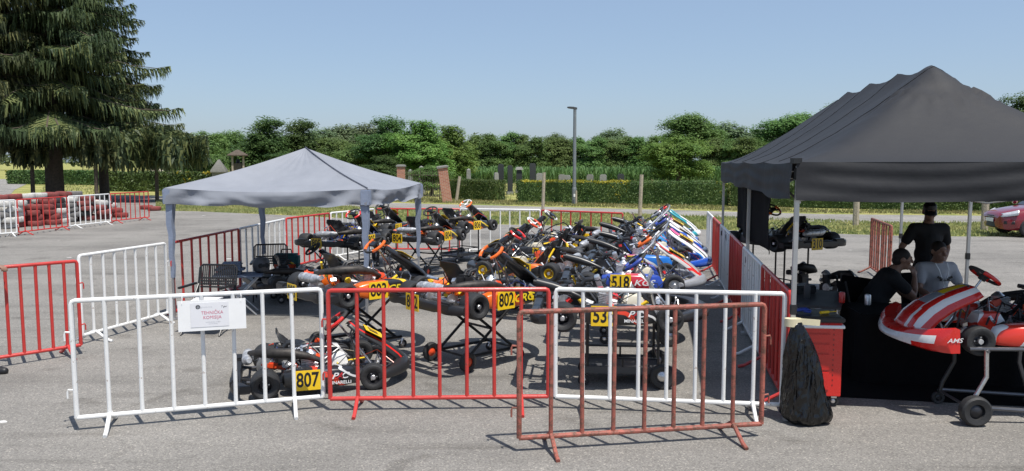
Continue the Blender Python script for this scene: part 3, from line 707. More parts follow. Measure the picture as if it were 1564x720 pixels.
h = zat(210, 120); b = MB(); b.box((0, 0, 1.6), (7, 6, 3.2)); b.build('wall', M['plaster'], root)
b = MB(); b.add([(-3.8, -3.4, 3.1), (3.8, -3.4, 3.1), (3.8, 3.4, 3.1), (-3.8, 3.4, 3.1), (-3.8, 0, h), (3.8, 0, h)], [(0, 1, 5, 4), (2, 3, 4, 5), (1, 2, 5), (3, 0, 4), (3, 2, 1, 0)]); rf = b.build('roof', M['roof_tile'], root, smooth=False)
b = MB(); b.box((1.5, .8, h - .2), (.6, .6, 1.4)); b.build('chimney', M['plaster'], rf)
b = MB(); b.box((0, -3.02, 1.7), (1.2, .06, 1.2)); b.build('window', M['glass_dark'], root)
# ------------------------------------------------------------------ crowd barriers
BH = 1.13
def barrier(p0, p1, m, label, group='steel barriers round the kart pen', bars=7, lean=0.0, feet=True, r=.021):
    p0 = Vector((p0[0], p0[1], 0)); p1 = Vector((p1[0], p1[1], 0)); v = p1 - p0; Lb = v.length
    root = thing('barrier', label, 'barrier', p0, math.atan2(v.y, v.x), group); root.rotation_euler[0] = lean
    m = M[m]; zb = .115; brd = random.Random(int(Lb * 1000) + len(label))
    b = MB(); f = .03
    b.tube([(0, 0, zb), (0, 0, BH - f), (f * .3, 0, BH - f * .3), (f, 0, BH), (Lb - f, 0, BH), (Lb - f * .3, 0, BH - f * .3), (Lb, 0, BH - f), (Lb, 0, zb), ], r, 10)
    b.tube([(0, 0, zb), (Lb, 0, zb)], r, 10); b.build('frame', m, root)
    bm_ = MB().tube([(0, 0, zb), (0, 0, zb + .05), (0, 0, BH - .05), (0, 0, BH)], [r * .98, r * .86, r * .86, r * .98], 9).mesh('bar', m)
    for i in range(bars):
        o = link('bar', bm_, root); o.location = (Lb * (i + 1) / (bars + 1) + brd.gauss(0, .004), brd.gauss(0, .002), 0); o.rotation_euler = (brd.gauss(0, .003), brd.gauss(0, .004), brd.random() * 6)
    if feet:
        for x in (Lb / (bars + 1), Lb * bars / (bars + 1)):
            b = MB(); b.tube([(x, -.27, .012), (x, -.2, .03), (x, -.02, zb + .02)], r * .85, 8); b.tube([(x, .27, .012), (x, .2, .03), (x, .02, zb + .02)], r * .85, 8); b.build('foot', m, root)
    for x, s in ((0, -1), (Lb, 1)):
        b = MB()
        for z in (.36, .86): b.tube([(x + s * r * .6, 0, z), (x + s * .055, 0, z + .005), (x + s * .062, 0, z - .015), (x + s * .062, 0, z - .07)], .008, 6)
        b.build('hook', m, root)
    return root
T = lambda px, py: gp(px, py, BH)
front_white = barrier(T(108, 460), T(490, 442), 'white_paint', 'white front barrier carrying the paper sign, left')
barrier(T(501, 444), T(838, 442), 'red_paint', 'red front barrier in the middle before the low kart')
corner_white = barrier(T(849, 442), T(1199, 449), 'white_paint', 'white front barrier with the black rubbish bag at its end')
barrier(T(793, 477), T(1168, 465), 'rusty_paint', 'rusty red barrier standing nearest, in front of the white one')
barrier(T(-64, 414), T(117, 399), 'red_paint', 'red barrier at the left edge with a hand on it')
barrier(T(120, 391), T(252, 372), 'white_paint', 'white barrier between the left red one and the grey tent leg')
barrier(T(263, 371), T(364, 350), 'red_paint', 'red barrier shaded by the grey tent behind the folding chair')
barrier(T(366, 349.5), T(434, 335), 'white_paint', 'white barrier half shaded by the grey tent behind the second chair')
barrier(T(437, 334), T(503, 326), 'red_paint', 'red barrier left of the kart with plate 805')
barrier(T(505, 325.5), T(571, 319.5), 'white_paint', 'white barrier behind the kart with plate 805')
barrier(T(575, 319), T(702, 319.5), 'red_paint', 'red back barrier behind the kart with plate 804')
barrier(T(703, 319.5), T(825, 321), 'white_paint', 'white back barrier right of the white and orange steering wheel')
barrier(T(827, 321.5), T(951, 326), 'red_paint', 'red back barrier below the lamp post')
# side row along the black tent: six panels alternating, near to far
A0 = Vector((2.50, 6.95)); B0 = at(1079, 18.6).xy
cols = ['red_paint', 'white_paint'] * 3
lab = ['nearest red panel of the side row beside the red tool cabinet', 'white side panel behind the nearest red one', 'middle red panel of the side row', 'second white side panel, in the tent shade', 'farthest red panel of the side row', 'farthest white panel of the side row at the back corner']
for i in range(6):
    a = A0.lerp(B0, i / 6 + .004); b_ = A0.lerp(B0, (i + 1) / 6 - .004); barrier(a, b_, cols[i], lab[i], bars=7)
# left row in front of the tyres
barrier(gp(-42, 366), gp(26, 361), 'white_paint', 'white barrier at the left edge before the tyre stacks', 'barriers before the tyre stacks')
barrier(gp(29, 360.5), gp(104, 351), 'red_paint', 'red barrier before the red and white tyre stacks, left', 'barriers before the tyre stacks')
barrier(gp(107, 350.5), gp(169, 343), 'white_paint', 'white barrier before the tyre stacks', 'barriers before the tyre stacks')
barrier(gp(170.5, 342.5), gp(228, 336), 'red_paint', 'red barrier at the right end of the tyre stacks', 'barriers before the tyre stacks')
# leaning rusty panel behind the black tent
barrier(at(1328, 16.4), at(1358, 14.4), 'rusty_paint', 'rusty barrier standing beyond the black tent behind the men', bars=8)
# paper sign on the front barrier
d = (T(490, 442) - T(108, 460)); ang = math.atan2(d.y, d.x)
c0 = T(325, 452); sg = thing('paper_sign', 'white card with a printed notice hanging on the white front barrier', 'sign', (c0.x, c0.y - .026, 1.105), ang)
b = MB(); b.box((0, -.004, -.14), (.56, .006, .27)); b.build('card', M['white_print'], sg)
mat('paper', (.70, .70, .73), .6, var=.02)
b = MB(); b.box((-.02, -.0088, -.135), (.315, .0016, .215)); b.build('paper_sheet', M['paper'], sg)
mat('pink_print', (.60, .17, .25), .6, var=.05); mat('grey_print', (.45, .46, .5), .6)
TM = lambda x, z, y=-.011: Matrix.Translation((x, y, z)) @ Matrix.Rotation(R(90), 4, 'X')
b = MB(); b.text('TEHNIČKA', .040, TM(.0, -.118), 0, .92); b.text('KOMISIJA', .040, TM(.0, -.160), 0, .92)
b.text('O', .05, TM(-.115, -.065), 1, 1.0, .01); b.text('=', .045, TM(-.118, -.065), 1, 1.3, .006); b.text('ak', .022, TM(-.092, -.068), 2)
b.text('T gor', .022, TM(.098, -.068), 1, 1, 0, .3); b.text('Hrvatska karting', .012, TM(-.04, -.066), 2)
b.text('tehnička komisija - pregled', .011, TM(.005, -.200), 2); b.text('samo za članove', .011, TM(.005, -.215), 2)
b.build('printed_text', [M['pink_print'], M['ink'], M['grey_print']], sg, smooth=False)
for x in (-.245, .24): b = MB(); b.tube([(x, -.012, -.03), (x + .004, 0, .012), (x, .04, .03)], .0025, 5); b.build('cable_tie', M['white_print'], sg)

# ------------------------------------------------------------------ tyre stacks
TYRE_PROF = [(.19, -.085), (.25, -.1), (.29, -.085), (.305, -.05), (.305, .05), (.29, .085), (.25, .1), (.19, .085), (.18, .05), (.18, -.05)]
mat('tyre_white', (.52, .51, .48), .8, var=.2, scale=7, bump=.3, wear=(.13, .125, .12), wear_amt=.08)
mat('tyre_red', (.21, .045, .04), .8, var=.35, scale=7, bump=.3, wear=(.07, .045, .042), wear_amt=.1)
mat('tyre_grey', (.16, .155, .15), .8, var=.3, scale=7, bump=.3)
TY = {k: MB().lathe(TYRE_PROF, 18, closed=True).mesh('tyre', M[k]) for k in ('tyre_white', 'tyre_red', 'tyre_grey', 'rubber')}
TYN = {'tyre_white': 'white painted tyre', 'tyre_red': 'red painted tyre', 'tyre_grey': 'faded grey tyre', 'rubber': 'bare black tyre'}
rd = random.Random(21)
stacks = []
l0, l1 = gp(-20, 358), gp(232, 331); dl = (l1 - l0).normalized(); nl = Vector((-dl.y, dl.x, 0))
for row in (0, 1):
    n = int((l1 - l0).length / .64)
    for i in range(n):
        q = l0 + dl * (.64 * i + .3 * row) + nl * (1.15 + .62 * row) + Vector((rd.gauss(0, .07), rd.gauss(0, .09), 0))
        hgt = (6 if row else 5) - (1 if i > n * .75 else 0) - (2 if i > n * .9 else 0) - (1 if rd.random() < .2 else 0)
        stacks.append((q, hgt, row, i, n))
ordn = ['first', 'second', 'third', 'fourth', 'fifth', 'sixth', 'seventh', 'eighth', 'ninth', 'tenth', 'eleventh', 'twelfth', 'thirteenth', 'fourteenth', 'fifteenth', 'sixteenth', 'seventeenth', 'eighteenth', 'nineteenth', 'twentieth']
lev = ['bottom', 'second', 'third', 'fourth', 'fifth', 'sixth']
for (q, h, row, i, n) in stacks:
    ch = rd.choice(['tyre_white', 'tyre_red'])
    for k in range(h):
        if rd.random() < .35: ch = rd.choice(['tyre_white', 'tyre_white', 'tyre_white', 'tyre_red', 'tyre_red', 'tyre_grey', 'rubber'])
        o = link('tyre', TY[ch], None); o.location = (q.x + rd.gauss(0, .06), q.y + rd.gauss(0, .06), .1 + .19 * k); o.rotation_euler = (rd.gauss(0, .05), rd.gauss(0, .05), rd.random() * 6)
        tag(o, '%s, %s in the %s %s stack from the left' % (TYN[ch], ('bottom one' if k == 0 else 'top one' if k == h - 1 else lev[k] + ' up'), ordn[min(i, 19)], 'back row' if row else 'front row'), 'tyre', 'painted tyres stacked behind the barriers')
for (px, py, ch, lb) in ((236, 322, 'tyre_red', 'red painted tyre lying alone at the right end of the stacks'), (224, 320, 'tyre_red', 'red painted tyre lying beside the last stack')):
    q = gp(px, py); o = link('tyre', TY[ch]); o.location = (q.x, q.y, .1); tag(o, lb, 'tyre', 'painted tyres stacked behind the barriers')

# ------------------------------------------------------------------ grey pavilion tent
def gnoise(p, s): return noise.noise(Vector(p) * s)
def grey_tent():
    FR = gp(561, 496); FL = gp(267, 488)
    ex = (FR - FL); w = ex.length; ex.normalize(); ey = Vector((-ex.y, ex.x, 0)); w2 = 3.0
    root = thing('pavilion_tent', 'grey pavilion tent with a peaked roof over the folding chairs', 'tent', FL, math.atan2(ex.y, ex.x))
    ze, za = 1.93, 2.53; P0 = [(0, 0), (w, 0), (w, w2), (0, w2)]; ov = .05
    P0 = [(-ov, -ov), (w + ov, -ov), (w + ov, w2 + ov), (-ov, w2 + ov)]; ap = Vector((w / 2, w2 / 2, za))
    b = MB()
    for s in range(4):
        a = Vector((*P0[s], ze)); c = Vector((*P0[(s + 1) % 4], ze))
        def fn(u, v, a=a, c=c, s=s):
            e = a.lerp(c, u); e.z -= .055 * math.sin(math.pi * u)
            q = e.lerp(ap, v); q.z -= .10 * math.sin(math.pi * v) * (.4 + .6 * math.sin(math.pi * u))
            edge = min(1, 8 * v, 8 * (1 - v)) * math.sin(math.pi * u) ** .5
            ray_ = math.sin(u * 46 + s) * .012 * max(0, v - .45) * (1 - v) * 4
            q.z += edge * (.055 * gnoise((q.x, q.y, s * 3.1), 1.3) + .016 * gnoise((q.x, q.y * 2.2, 5 + s), 4)) + ray_ * math.sin(math.pi * u)
            return q
        b.grid(fn, 40, 26)
    canopy = b.build('canopy', M['grey_canvas'], root, ang=60)
    b = MB()
    for s in (1,):
        a = Vector((*P0[s], ze)); k = []
        for i in range(13):
            v = i / 12; q = a.lerp(ap, v); q.z -= .10 * math.sin(math.pi * v) * .4 - .012; k.append(q)
        b.tube(k, .009, 6)
    b.build('seam_piping', M['seam'], canopy)
    for s in range(4):
        a = Vector((*P0[s], ze)); c = Vector((*P0[(s + 1) % 4], ze)); n = (c - a).normalized(); o = Vector((n.y, -n.x, 0))
        def fv(u, v, a=a, c=c, o=o, s=s):
            e = a.lerp(c, u); e.z -= .055 * math.sin(math.pi * u)
            fall = .235 - .03 * math.sin(math.pi * u) + .05 * gnoise((u * 7, s, 2), 1)
            wv = (.06 * math.sin(u * 15 + 1.5 * s + 5 * gnoise((u * 2, s, 0), 1) + v * 2.5) + .05 * gnoise((u * 11, v * 3, s), 1)) * v ** .8 * min(1, 9 * u, 9 * (1 - u))
            return e + o * (.012 + .02 * v + wv) + Vector((0, 0, -fall * v))
        b = MB(); b.grid(fv, 60, 6); vo = b.build('valance', M['grey_canvas'], root, ang=60)
    for (x, y) in ((0, 0), (w, 0), (w, w2), (0, w2)):
        sx = 1 if x > 0 else -1; sy = 1 if y > 0 else -1
        b = MB(); h0 = .045; b.box((x, y, .55), (.032, .032, 1.1)); b.box((x, y, .01), (.11, .11, .02)); lg = b.build('leg', M['tent_pole'], root)
        b = MB(); rings = []
        for i in range(9):
            z = .62 + (ze - .05 - .62) * i / 8; s_ = .024 + .034 * (i / 8) ** 1.4; wv = .012 * math.sin(i * 2.1 + x)
            rings.append([(x + dx * s_ + wv, y + dy * s_, z) for dx, dy in ((-1, -1), (1, -1), (1, 1), (-1, 1))])
        b.rings(rings); b.build('sleeve', M['grey_sleeve'], lg)
        b = MB(); b.box((x + sx * .012, y + sy * .012, ze - .125), (.13, .13, .22), bev=.012); b.build('corner_pocket', M['grey_sleeve'], root)
    b = MB()
    for s in range(4):
        cc_ = Vector((w / 2, w2 / 2, ze - .06)); a = Vector((*P0[s], ze - .06)).lerp(cc_, .06); c = Vector((*P0[(s + 1) % 4], ze - .06)).lerp(cc_, .06); mdd = (a + c) / 2
        b.tube([a, mdd + Vector((0, 0, -.10))], .011, 6); b.tube([mdd + Vector((0, 0, -.10)), c], .011, 6); b.tube([a + Vector((0, 0, -.13)), mdd, c + Vector((0, 0, -.13))], .011, 6)
    b.build('truss', M['tent_pole'], root)
grey_tent()

# ------------------------------------------------------------------ black canopy tent
TW, TL = 3.1, 7.7; TF = Vector((2.47, 6.86, 0)); TRZ = -R(10.4)
def black_tent():
    root = thing('canopy_tent', 'large black canopy tent with a long humped roof on the right', 'tent', TF, TRZ)
    ze, Hr, a = 2.30, .99, TW / 2
    frames = [1.5 + i * (TL - 2.8) / 4 for i in range(5)]
    def hgt(x, y):
        p_ = sorted((max(0, min(x, TW - x)), max(0, min(y, TL - y))))
        hq = max(.30 * min(1, p_[0] / .5) - (p_[1] - p_[0]), 0); m_ = (p_[0] - hq * hq / 1.2 * .8) / a
        m_ = max(0, m_); t = m_ ** 1.34
        k = (y - frames[0]) / (frames[1] - frames[0]); sag = .5 - .5 * math.cos(2 * math.pi * k) if 0 <= k <= 4 else 0
        h = ze + Hr * t - .018 * sag * t ** 2.0 * (1 if 0 < k < 4 else 0)
        for fy in frames:
            dd = math.hypot(x - TW / 2, (y - fy)); h += .032 * math.exp(-(dd / .2) ** 2)
        edge = min(1, m_ * 5)
        h += edge * (.016 * gnoise((x, y, 1), 1.1) + .010 * gnoise((x * 2.5 + y, y, 7), 1.8) + .004 * gnoise((x * 4 - y * 2, y, 3), 3))
        # drawn folds under the front peak
        ang = math.atan2(y - frames[0], x - TW / 2); rr = math.hypot(x - TW / 2, y - frames[0])
        if y < frames[0]: h += .022 * (math.sin(ang * 23) + .6 * math.sin(ang * 41 + 1)) * math.exp(-((rr - .42) / .20) ** 2) - .02 * math.exp(-((rr - .30) / .03) ** 2)
        lw = (1 - min(1, m_ * 3)); h -= .02 * lw * abs(math.sin(math.pi * (y / (TL / 4.0)))) if x < TW * .3 or x > TW * .7 else 0
        return h
    def edge_x(y): return 0
    b = MB(); ov = .03
    def fn(u, v):
        x = -ov + u * (TW + 2 * ov); y = -ov + v * (TL + 2 * ov); return Vector((x, y, hgt(x, y)))
    b.grid(fn, 56, 140); cn = b.build('canopy', M['black_canvas'], root, ang=70)
    b = MB()
    for fy in frames: b.tube([(TW * k / 40, fy + .02, hgt(TW * k / 40, fy + .02) + .001) for k in range(1, 40)], .004, 4)
    b.build('stitched_seam', M['black_cloth'], cn)
    pts = [(0, 0), (TW, 0), (TW, TL), (0, TL)]
    for s in range(4):
        A = Vector((*pts[s], 0)); B_ = Vector((*pts[(s + 1) % 4], 0)); Lr = (B_ - A).length; n = (B_ - A).normalized(); o = Vector((n.y, -n.x, 0))
        def fv(u, v, A=A, B_=B_, o=o, s=s, Lr=Lr):
            e = A.lerp(B_, u) + o * .032; x = min(max(e.x, .0), TW); y = min(max(e.y, 0.0), TL)
            top = hgt(x, y) + .002; fall = .33 + .012 * math.sin(u * Lr * 2.2)
            tw = .5 - .5 * math.cos(2 * math.pi * u * max(1, round(Lr / 2)))
            wv = .006 * math.sin(v * 15 + 6 * gnoise((u * Lr * .6, s, 4), 1)) * min(1, 12 * u, 12 * (1 - u)) + .035 * gnoise((u * Lr * 1.5, v * 1.5, s), 1) * v + .018 * tw * v
            return e + o * wv + Vector((0, 0, top - fall * v))
        b = MB(); b.grid(fv, 70, 12); b.build('valance', M['black_canvas'], root, ang=70)
    legs = [(0.02, 0.02), (TW - .02, .02), (.02, TL * .47), (TW - .02, TL * .60), (.02, TL - .02), (TW - .02, TL - .02)]
    for (x, y) in legs:
        b = MB(); b.box((x, y, 1.14), (.042, .042, 2.26), bev=.005); b.box((x, y, .012), (.12, .12, .024)); lg = b.build('leg', M['tent_pole'], root)
        b = MB(); b.box((x, y, 1.0), (.056, .056, .09), bev=.006); b.build('height_clamp', M['black_plastic'], lg); b = MB(); b.box((x, y, 2.2), (.06, .06, .10), bev=.006); b.build('bracket', M['black_plastic'], lg)
    b = MB()
    for sx in (.03, TW - .03):
        ny = 4
        for i in range(ny):
            y0, y1 = TL * i / ny, TL * (i + 1) / ny
            b.tube([(sx, y0, 2.18), (sx, y1, 1.95)], .011, 6); b.tube([(sx + .012, y0, 1.95), (sx + .012, y1, 2.18)], .011, 6)
    for y in (.03, TL - .03):
        b.tube([(0, y, 2.18), (TW / 2, y, 1.96), (TW, y, 2.18)], .011, 6); b.tube([(0, y + .012, 1.96), (TW / 2, y + .012, 2.18), (TW, y + .012, 1.96)], .011, 6)
    for fy in frames: b.tube([(.03 + (TW - .06) * k / 12, fy, hgt(.03 + (TW - .06) * k / 12, fy) - .06) for k in range(13)], .012, 6)
    b.build('truss', M['tent_pole'], root)
    # rolled side curtain hanging at the left rear
    def fc(u, v):
        y = TL * .26 + u * (TL * .50); x = .07 + .05 * math.sin(u * 9) * (.3 + .7 * v) + .03 * gnoise((u * 6, v * 2, 3), 1)
        nar = 1 - .12 * v * math.sin(math.pi * v)
        return Vector((x, TL * .5 + (y - TL * .5) * nar, 2.24 - v * .98))
    b = MB(); b.grid(fc, 70, 14); o = b.build('side_curtain', M['black_cloth'], root, ang=70); md = o.modifiers.new('thick', 'SOLIDIFY'); md.thickness = .006
    b = MB(); b.rings([[(x + math.cos(k) * .05, y + math.sin(k) * .05, z) for k in [i * 1.047 for i in range(6)]] for (x, y, z) in ((0.0, 0.0, 2.29), (0.0, 0.0, 2.335))]); b.build('corner_cap', M['black_plastic'], root)
black_tent()
def TLoc(x, y, z=0):
    c, s = math.cos(TRZ), math.sin(TRZ); return Vector((TF.x + x * c - y * s, TF.y + x * s + y * c, z))
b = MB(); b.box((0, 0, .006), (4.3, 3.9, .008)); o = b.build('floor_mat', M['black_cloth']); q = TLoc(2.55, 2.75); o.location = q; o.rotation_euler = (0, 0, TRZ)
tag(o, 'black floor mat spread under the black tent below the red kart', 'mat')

# ------------------------------------------------------------------ folding chairs, table under the grey tent
def camp_chair(x, y, rz, label, hb=.88, slat=True):
    root = thing('folding_chair', label, 'chair', (x, y, 0), rz, 'dark folding chairs under the grey tent')
    w = .27
    def seatf(u, v): return Vector(((u - .5) * 2 * w * .92, -.24 + v * .46, .43 - .025 * math.sin(math.pi * u) - .01 * v))
    b = MB(); b.grid(seatf, 10, 6); o = b.build('seat', M['mesh_black'], root); o.modifiers.new('t', 'SOLIDIFY').thickness = .012
    if slat:
        b = MB()
        for i in range(19):
            xx = -w * .9 + 1.8 * w * i / 18; b.box((xx, .30, (.60 + hb) / 2), (.012, .014, hb - .60), rot=(-.18, 0, 0))
        for z in (.58, .62, .66, .70): b.box((0, .265 + (z - .5) * .18, z), (1.85 * w, .012, .022))
        b.build('backrest', M['mesh_black'], root)
    else:
        def bf(u, v): return Vector(((u - .5) * 2 * w * .93, .24 + v * .09 + .025 * math.sin(math.pi * u), .45 + v * (hb - .46)))
        b = MB(); b.grid(bf, 10, 6); o = b.build('backrest', M['mesh_black'], root); o.modifiers.new('t', 'SOLIDIFY').thickness = .012
    b = MB(); b.tube([(-w, .23, .44), (-w, .33, hb - .04), (-w * .85, .34, hb), (w * .85, .34, hb), (w, .33, hb - .04), (w, .23, .44)], .014, 8); b.build('back_frame', M['black_paint'], root)
    for sx in (-1, 1):
        b = MB(); b.tube([(sx * w, -.24, .01), (sx * w, .27, .62)], .013, 8); b.build('leg', M['black_paint'], root)
        b = MB(); b.tube([(sx * w * .93, .28, .01), (sx * w * .93, -.24, .44)], .013, 8); b.build('leg', M['black_paint'], root)
        b = MB(); b.box((sx * (w + .02), .02, .635), (.05, .46, .028), bev=.01); b.build('armrest', M['black_plastic'], root)
    return root
q = gp(319, 508); camp_chair(q.x, q.y, -.12, 'black slatted folding chair with papers on its seat behind the paper sign')
b = MB(); b.box((0, 0, .446), (.36, .30, .012), rot=(0, 0, .1)); b.box((.02, -.02, .459), (.3, .24, .01), rot=(0, 0, -.12)); o = b.build('paper_stack', M['paper']); o.location = (q.x, q.y - .04, .012); tag(o, 'white papers lying on the black slatted folding chair', 'papers')
q = gp(414, 458); camp_chair(q.x, q.y, .25, 'dark folding chair with coloured stuff behind it near the back tent leg', .9)
q2 = gp(405, 455)
root = thing('tool_bag', 'teal and red bag lying behind the dark folding chair', 'bag', (q.x + .12, q.y + .55, .46))
mat('teal', (.02, .12, .13), .7); b = MB(); b.box((0, 0, .13), (.44, .22, .26), bev=.04); b.build('bag_body', M['teal'], root)
b = MB(); b.box((0, -.114, .05), (.38, .012, .06), bev=.004); b.build('front_pocket', M['orange_red'], root); b = MB(); b.tube([(-.1, 0, .25), (-.08, 0, .33), (.08, 0, .33), (.1, 0, .25)], .012, 6); b.build('handle', M['black_plastic'], root)
root = thing('storage_box', 'black crate carrying the teal bag behind the dark folding chair', 'crate', (q.x + .12, q.y + .55, 0))
b = MB(); b.box((0, 0, .228), (.5, .34, .456), bev=.02); b.build('crate_body', M['dark_plastic_grey'], root); b = MB(); b.box((0, 0, .4), (.54, .38, .04), bev=.01); b.build('rim', M['black_plastic'], root)
# small grey folding table with a bag
q = gp(366, 480); root = thing('folding_table', 'small grey folding table between the two dark chairs', 'table', (q.x, q.y, 0), .25)
b = MB(); b.box((0, 0, .60), (.72, .46, .03), bev=.008); b.build('tabletop', M['grey_blue_fabric'], root)
for sx in (-1, 1):
    for sy in (-1, 1): b = MB(); b.tube([(sx * .3, sy * .19, .58), (-sx * .26, sy * .19, .01)], .012, 7); b.build('leg', M['tent_pole'], root)
root = thing('jacket_pile', 'folded blue grey bag lying on the small grey table', 'bag', (q.x - .13, q.y + .03, .616), .2)
b = MB(); b.box((0, 0, .07), (.42, .3, .13), bev=.05); b.box((.03, -.02, .15), (.3, .22, .06), bev=.025); b.build('bag_body', M['grey_blue_fabric'], root); b = MB(); b.tube([(-.15, -.14, .05), (0, -.165, .12), (.15, -.14, .05)], .012, 6); b.build('strap', M['ink'], root)
root = thing('crash_helmet', 'dark crash helmet at the back of the small grey table', 'helmet', (q.x + .3, q.y + .16, .616), .6)
b = MB(); b.lathe([(.06, 0), (.115, .03), (.13, .10), (.125, .17), (.09, .225), (.0, .245)], 18); b.build('shell', M['dark_plastic_grey'], root); b = MB(); b.box((0, -.118, .12), (.16, .04, .07), bev=.015); b.build('visor', M['glass_dark'], root)
# ------------------------------------------------------------------ karts
GEO = {}
def cached(key, fn, mats):
    mats = mats if isinstance(mats, (list, tuple)) else [mats]
    k2 = (key,) + tuple(m.name for m in mats)
    if k2 in GEO: return GEO[k2]
    if key not in GEO: GEO[key] = fn().mesh(key, mats)
    me = GEO[key].copy(); me.name = key
    for i, m in enumerate(mats): me.materials[i] = m
    GEO[k2] = me; return me
RY = Matrix.Rotation(R(90), 4, 'X')           # turns a lathe about Y
def g_tyre(r, w):
    h = w / 2
    p = [(.068, -h * .78), (.085, -h * .92), (r * .80, -h), (r * .93, -h * .94), (r, -h * .72), (r + .002, 0), (r, h * .72), (r * .93, h * .94), (r * .80, h), (.085, h * .92), (.068, h * .78), (.062, 0)]
    return MB().lathe(p, 28, 0, RY, closed=True)
def g_rim(w):
    h = w / 2; b = MB()
    b.lathe([(.064, -h * .80), (.070, -h * .82), (.072, -h * .74), (.060, -h * .66), (.052, -h * .2), (.052, h * .2), (.060, h * .66), (.072, h * .74), (.070, h * .82), (.064, h * .80), (.050, h * .3), (.048, -h * .3)], 22, 0, RY, closed=True)
    b.lathe([(.052, -.006), (.052, .006)], 18, 0, RY)
    b.lathe([(.022, -h * .9), (.024, -h * .85), (.026, h * .85), (.022, h * .9)], 10, 1, RY)
    for i in range(3):
        a = i * 2.094; b.lathe([(.007, -.02), (.007, .02)], 6, 1, Matrix.Translation((.036 * math.cos(a), 0, .036 * math.sin(a))) @ RY)
    return b
def g_chassis():
    b = MB(); r = .015
    for s in (-1, 1):
        b.tube([(-.70, s * .30, .10), (-.45, s * .30, .085), (.0, s * .30, .07), (.30, s * .22, .07), (.55, s * .17, .075), (.68, s * .15, .10)], r, 8)
        b.tube([(.53, s * .17, .08), (.53, s * .44, .12)], r, 8)
        b.tube([(.28, s * .22, .075), (.24, s * .50, .12), (-.26, s * .52, .12), (-.30, s * .29, .085)], .010, 7)
        b.tube([(-.05, s * .29, .08), (-.22, s * .30, .30), (-.30, s * .26, .40)], .009, 6)
    for x in (-.68, -.35, .05, .45): b.tube([(x, -.29, .085), (x, .29, .085)] if x < .2 else [(x, -.19, .075), (x, .19, .075)], r * .9, 8)
    b.tube([(.68, -.15, .10), (.80, -.15, .16), (.82, 0, .17), (.80, .15, .16), (.68, .15, .10)], .010, 7)
    b.tube([(.62, .02, .08), (.50, .02, .22), (.45, 0, .33)], .011, 6)
    return b
def g_tray():
    b = MB(); b.rings([[(.04, -.22, z), (.45, -.20, z), (.68, -.15, z), (.68, .15, z), (.45, .20, z), (.04, .22, z)] for z in (.050, .056)]); return b
def g_seat():
    path = [(.16, .17), (.10, .12), (.0, .095), (-.12, .10), (-.22, .15), (-.29, .25), (-.335, .36), (-.37, .47), (-.395, .54), (-.405, .55)]
    wid = [.15, .19, .20, .20, .20, .205, .20, .19, .165, .13]
    b = MB(); n = len(path)
    def fn(u, v):
        t = v * (n - 1); i = min(int(t), n - 2); f = t - i
        x = path[i][0] * (1-f) + path[i+1][0] * f; z = path[i][1] * (1-f) + path[i+1][1] * f; w = wid[i] * (1-f) + wid[i+1] * f
        q = (u - .5) * 2; lift = max(0, abs(q) - .5) / .5; side = .13 * lift ** 1.6 * math.sin(math.pi * min(1, v * 1.15 + .1)) ** .7
        dx = path[i+1][0] - path[i][0]; dz = path[i+1][1] - path[i][1]; l = math.hypot(dx, dz); nx, nz = dz / l, -dx / l
        return Vector((x + nx * side, .02 + q * w, z + nz * side))
    b.grid(fn, 16, 24); return b
def g_rear_bumper():
    b = MB(); rings = []
    for i in range(25):
        y = -.68 + 1.36 * i / 24; e = abs(y) / .68; x = -.80 + .10 * max(0, (e - .72) / .28) ** 2
        hh = .055 if abs(abs(y) - .36) > .07 else .045; hh *= 1 if e < .96 else .75
        ring = []
        for k in range(12):
            a = k / 12 * 6.283; ca, sa = math.cos(a), math.sin(a); p = .5
            ring.append((x + .052 * math.copysign(abs(ca) ** p, ca), y, .125 + hh * math.copysign(abs(sa) ** p, sa)))
        rings.append(ring)
    b.rings(rings)
    for y in (-.45, .45): b.box((-.80, y, .155), (.10, .22, .09), bev=.02)
    for y in (-.25, .25): b.tube([(-.78, y, .13), (-.66, y, .105)], .016, 7)
    return b
def g_pod(s):
    b = MB(); rings = []
    st = [(-.36, .055, .035, .50), (-.34, .085, .07, .51), (-.25, .10, .095, .525), (.0, .105, .10, .53), (.22, .10, .095, .52), (.33, .075, .085, .505), (.385, .045, .07, .49), (.40, .025, .05, .485)]
    for (x, hw, hh, yc) in st:
        ring = []
        for k in range(16):
            a = k / 16 * 6.283; ca, sa = math.cos(a), math.sin(a); p = .42
            ring.append((x - .03 * (math.copysign(abs(sa) ** p, sa) if x > .2 else 0), s * (yc + hw * math.copysign(abs(ca) ** p, ca)), .165 + hh * math.copysign(abs(sa) ** p, sa)))
        rings.append(ring if s > 0 else ring[::-1])
    b.rings(rings); return b
def g_nose(wide=1.0):
    b = MB(); rings = []
    for i in range(29):
        y = (-.62 + 1.24 * i / 28) * wide; e = abs(y) / (.62 * wide); x = .90 - .30 * e ** 2.4; d = .085 - .035 * e ** 2; hh = .058 - .02 * e ** 3
        if i in (0, 28): d *= .5; hh *= .6
        ring = []
        for k in range(16):
            a = k / 16 * 6.283; ca, sa = math.cos(a), math.sin(a); p = .6
            cx = d * math.copysign(abs(ca) ** p, ca); cz = hh * math.copysign(abs(sa) ** p, sa)
            ring.append((x + cx - .25 * max(0, cz), y, .145 + cz))
        rings.append(ring)
    b.rings(rings); return b
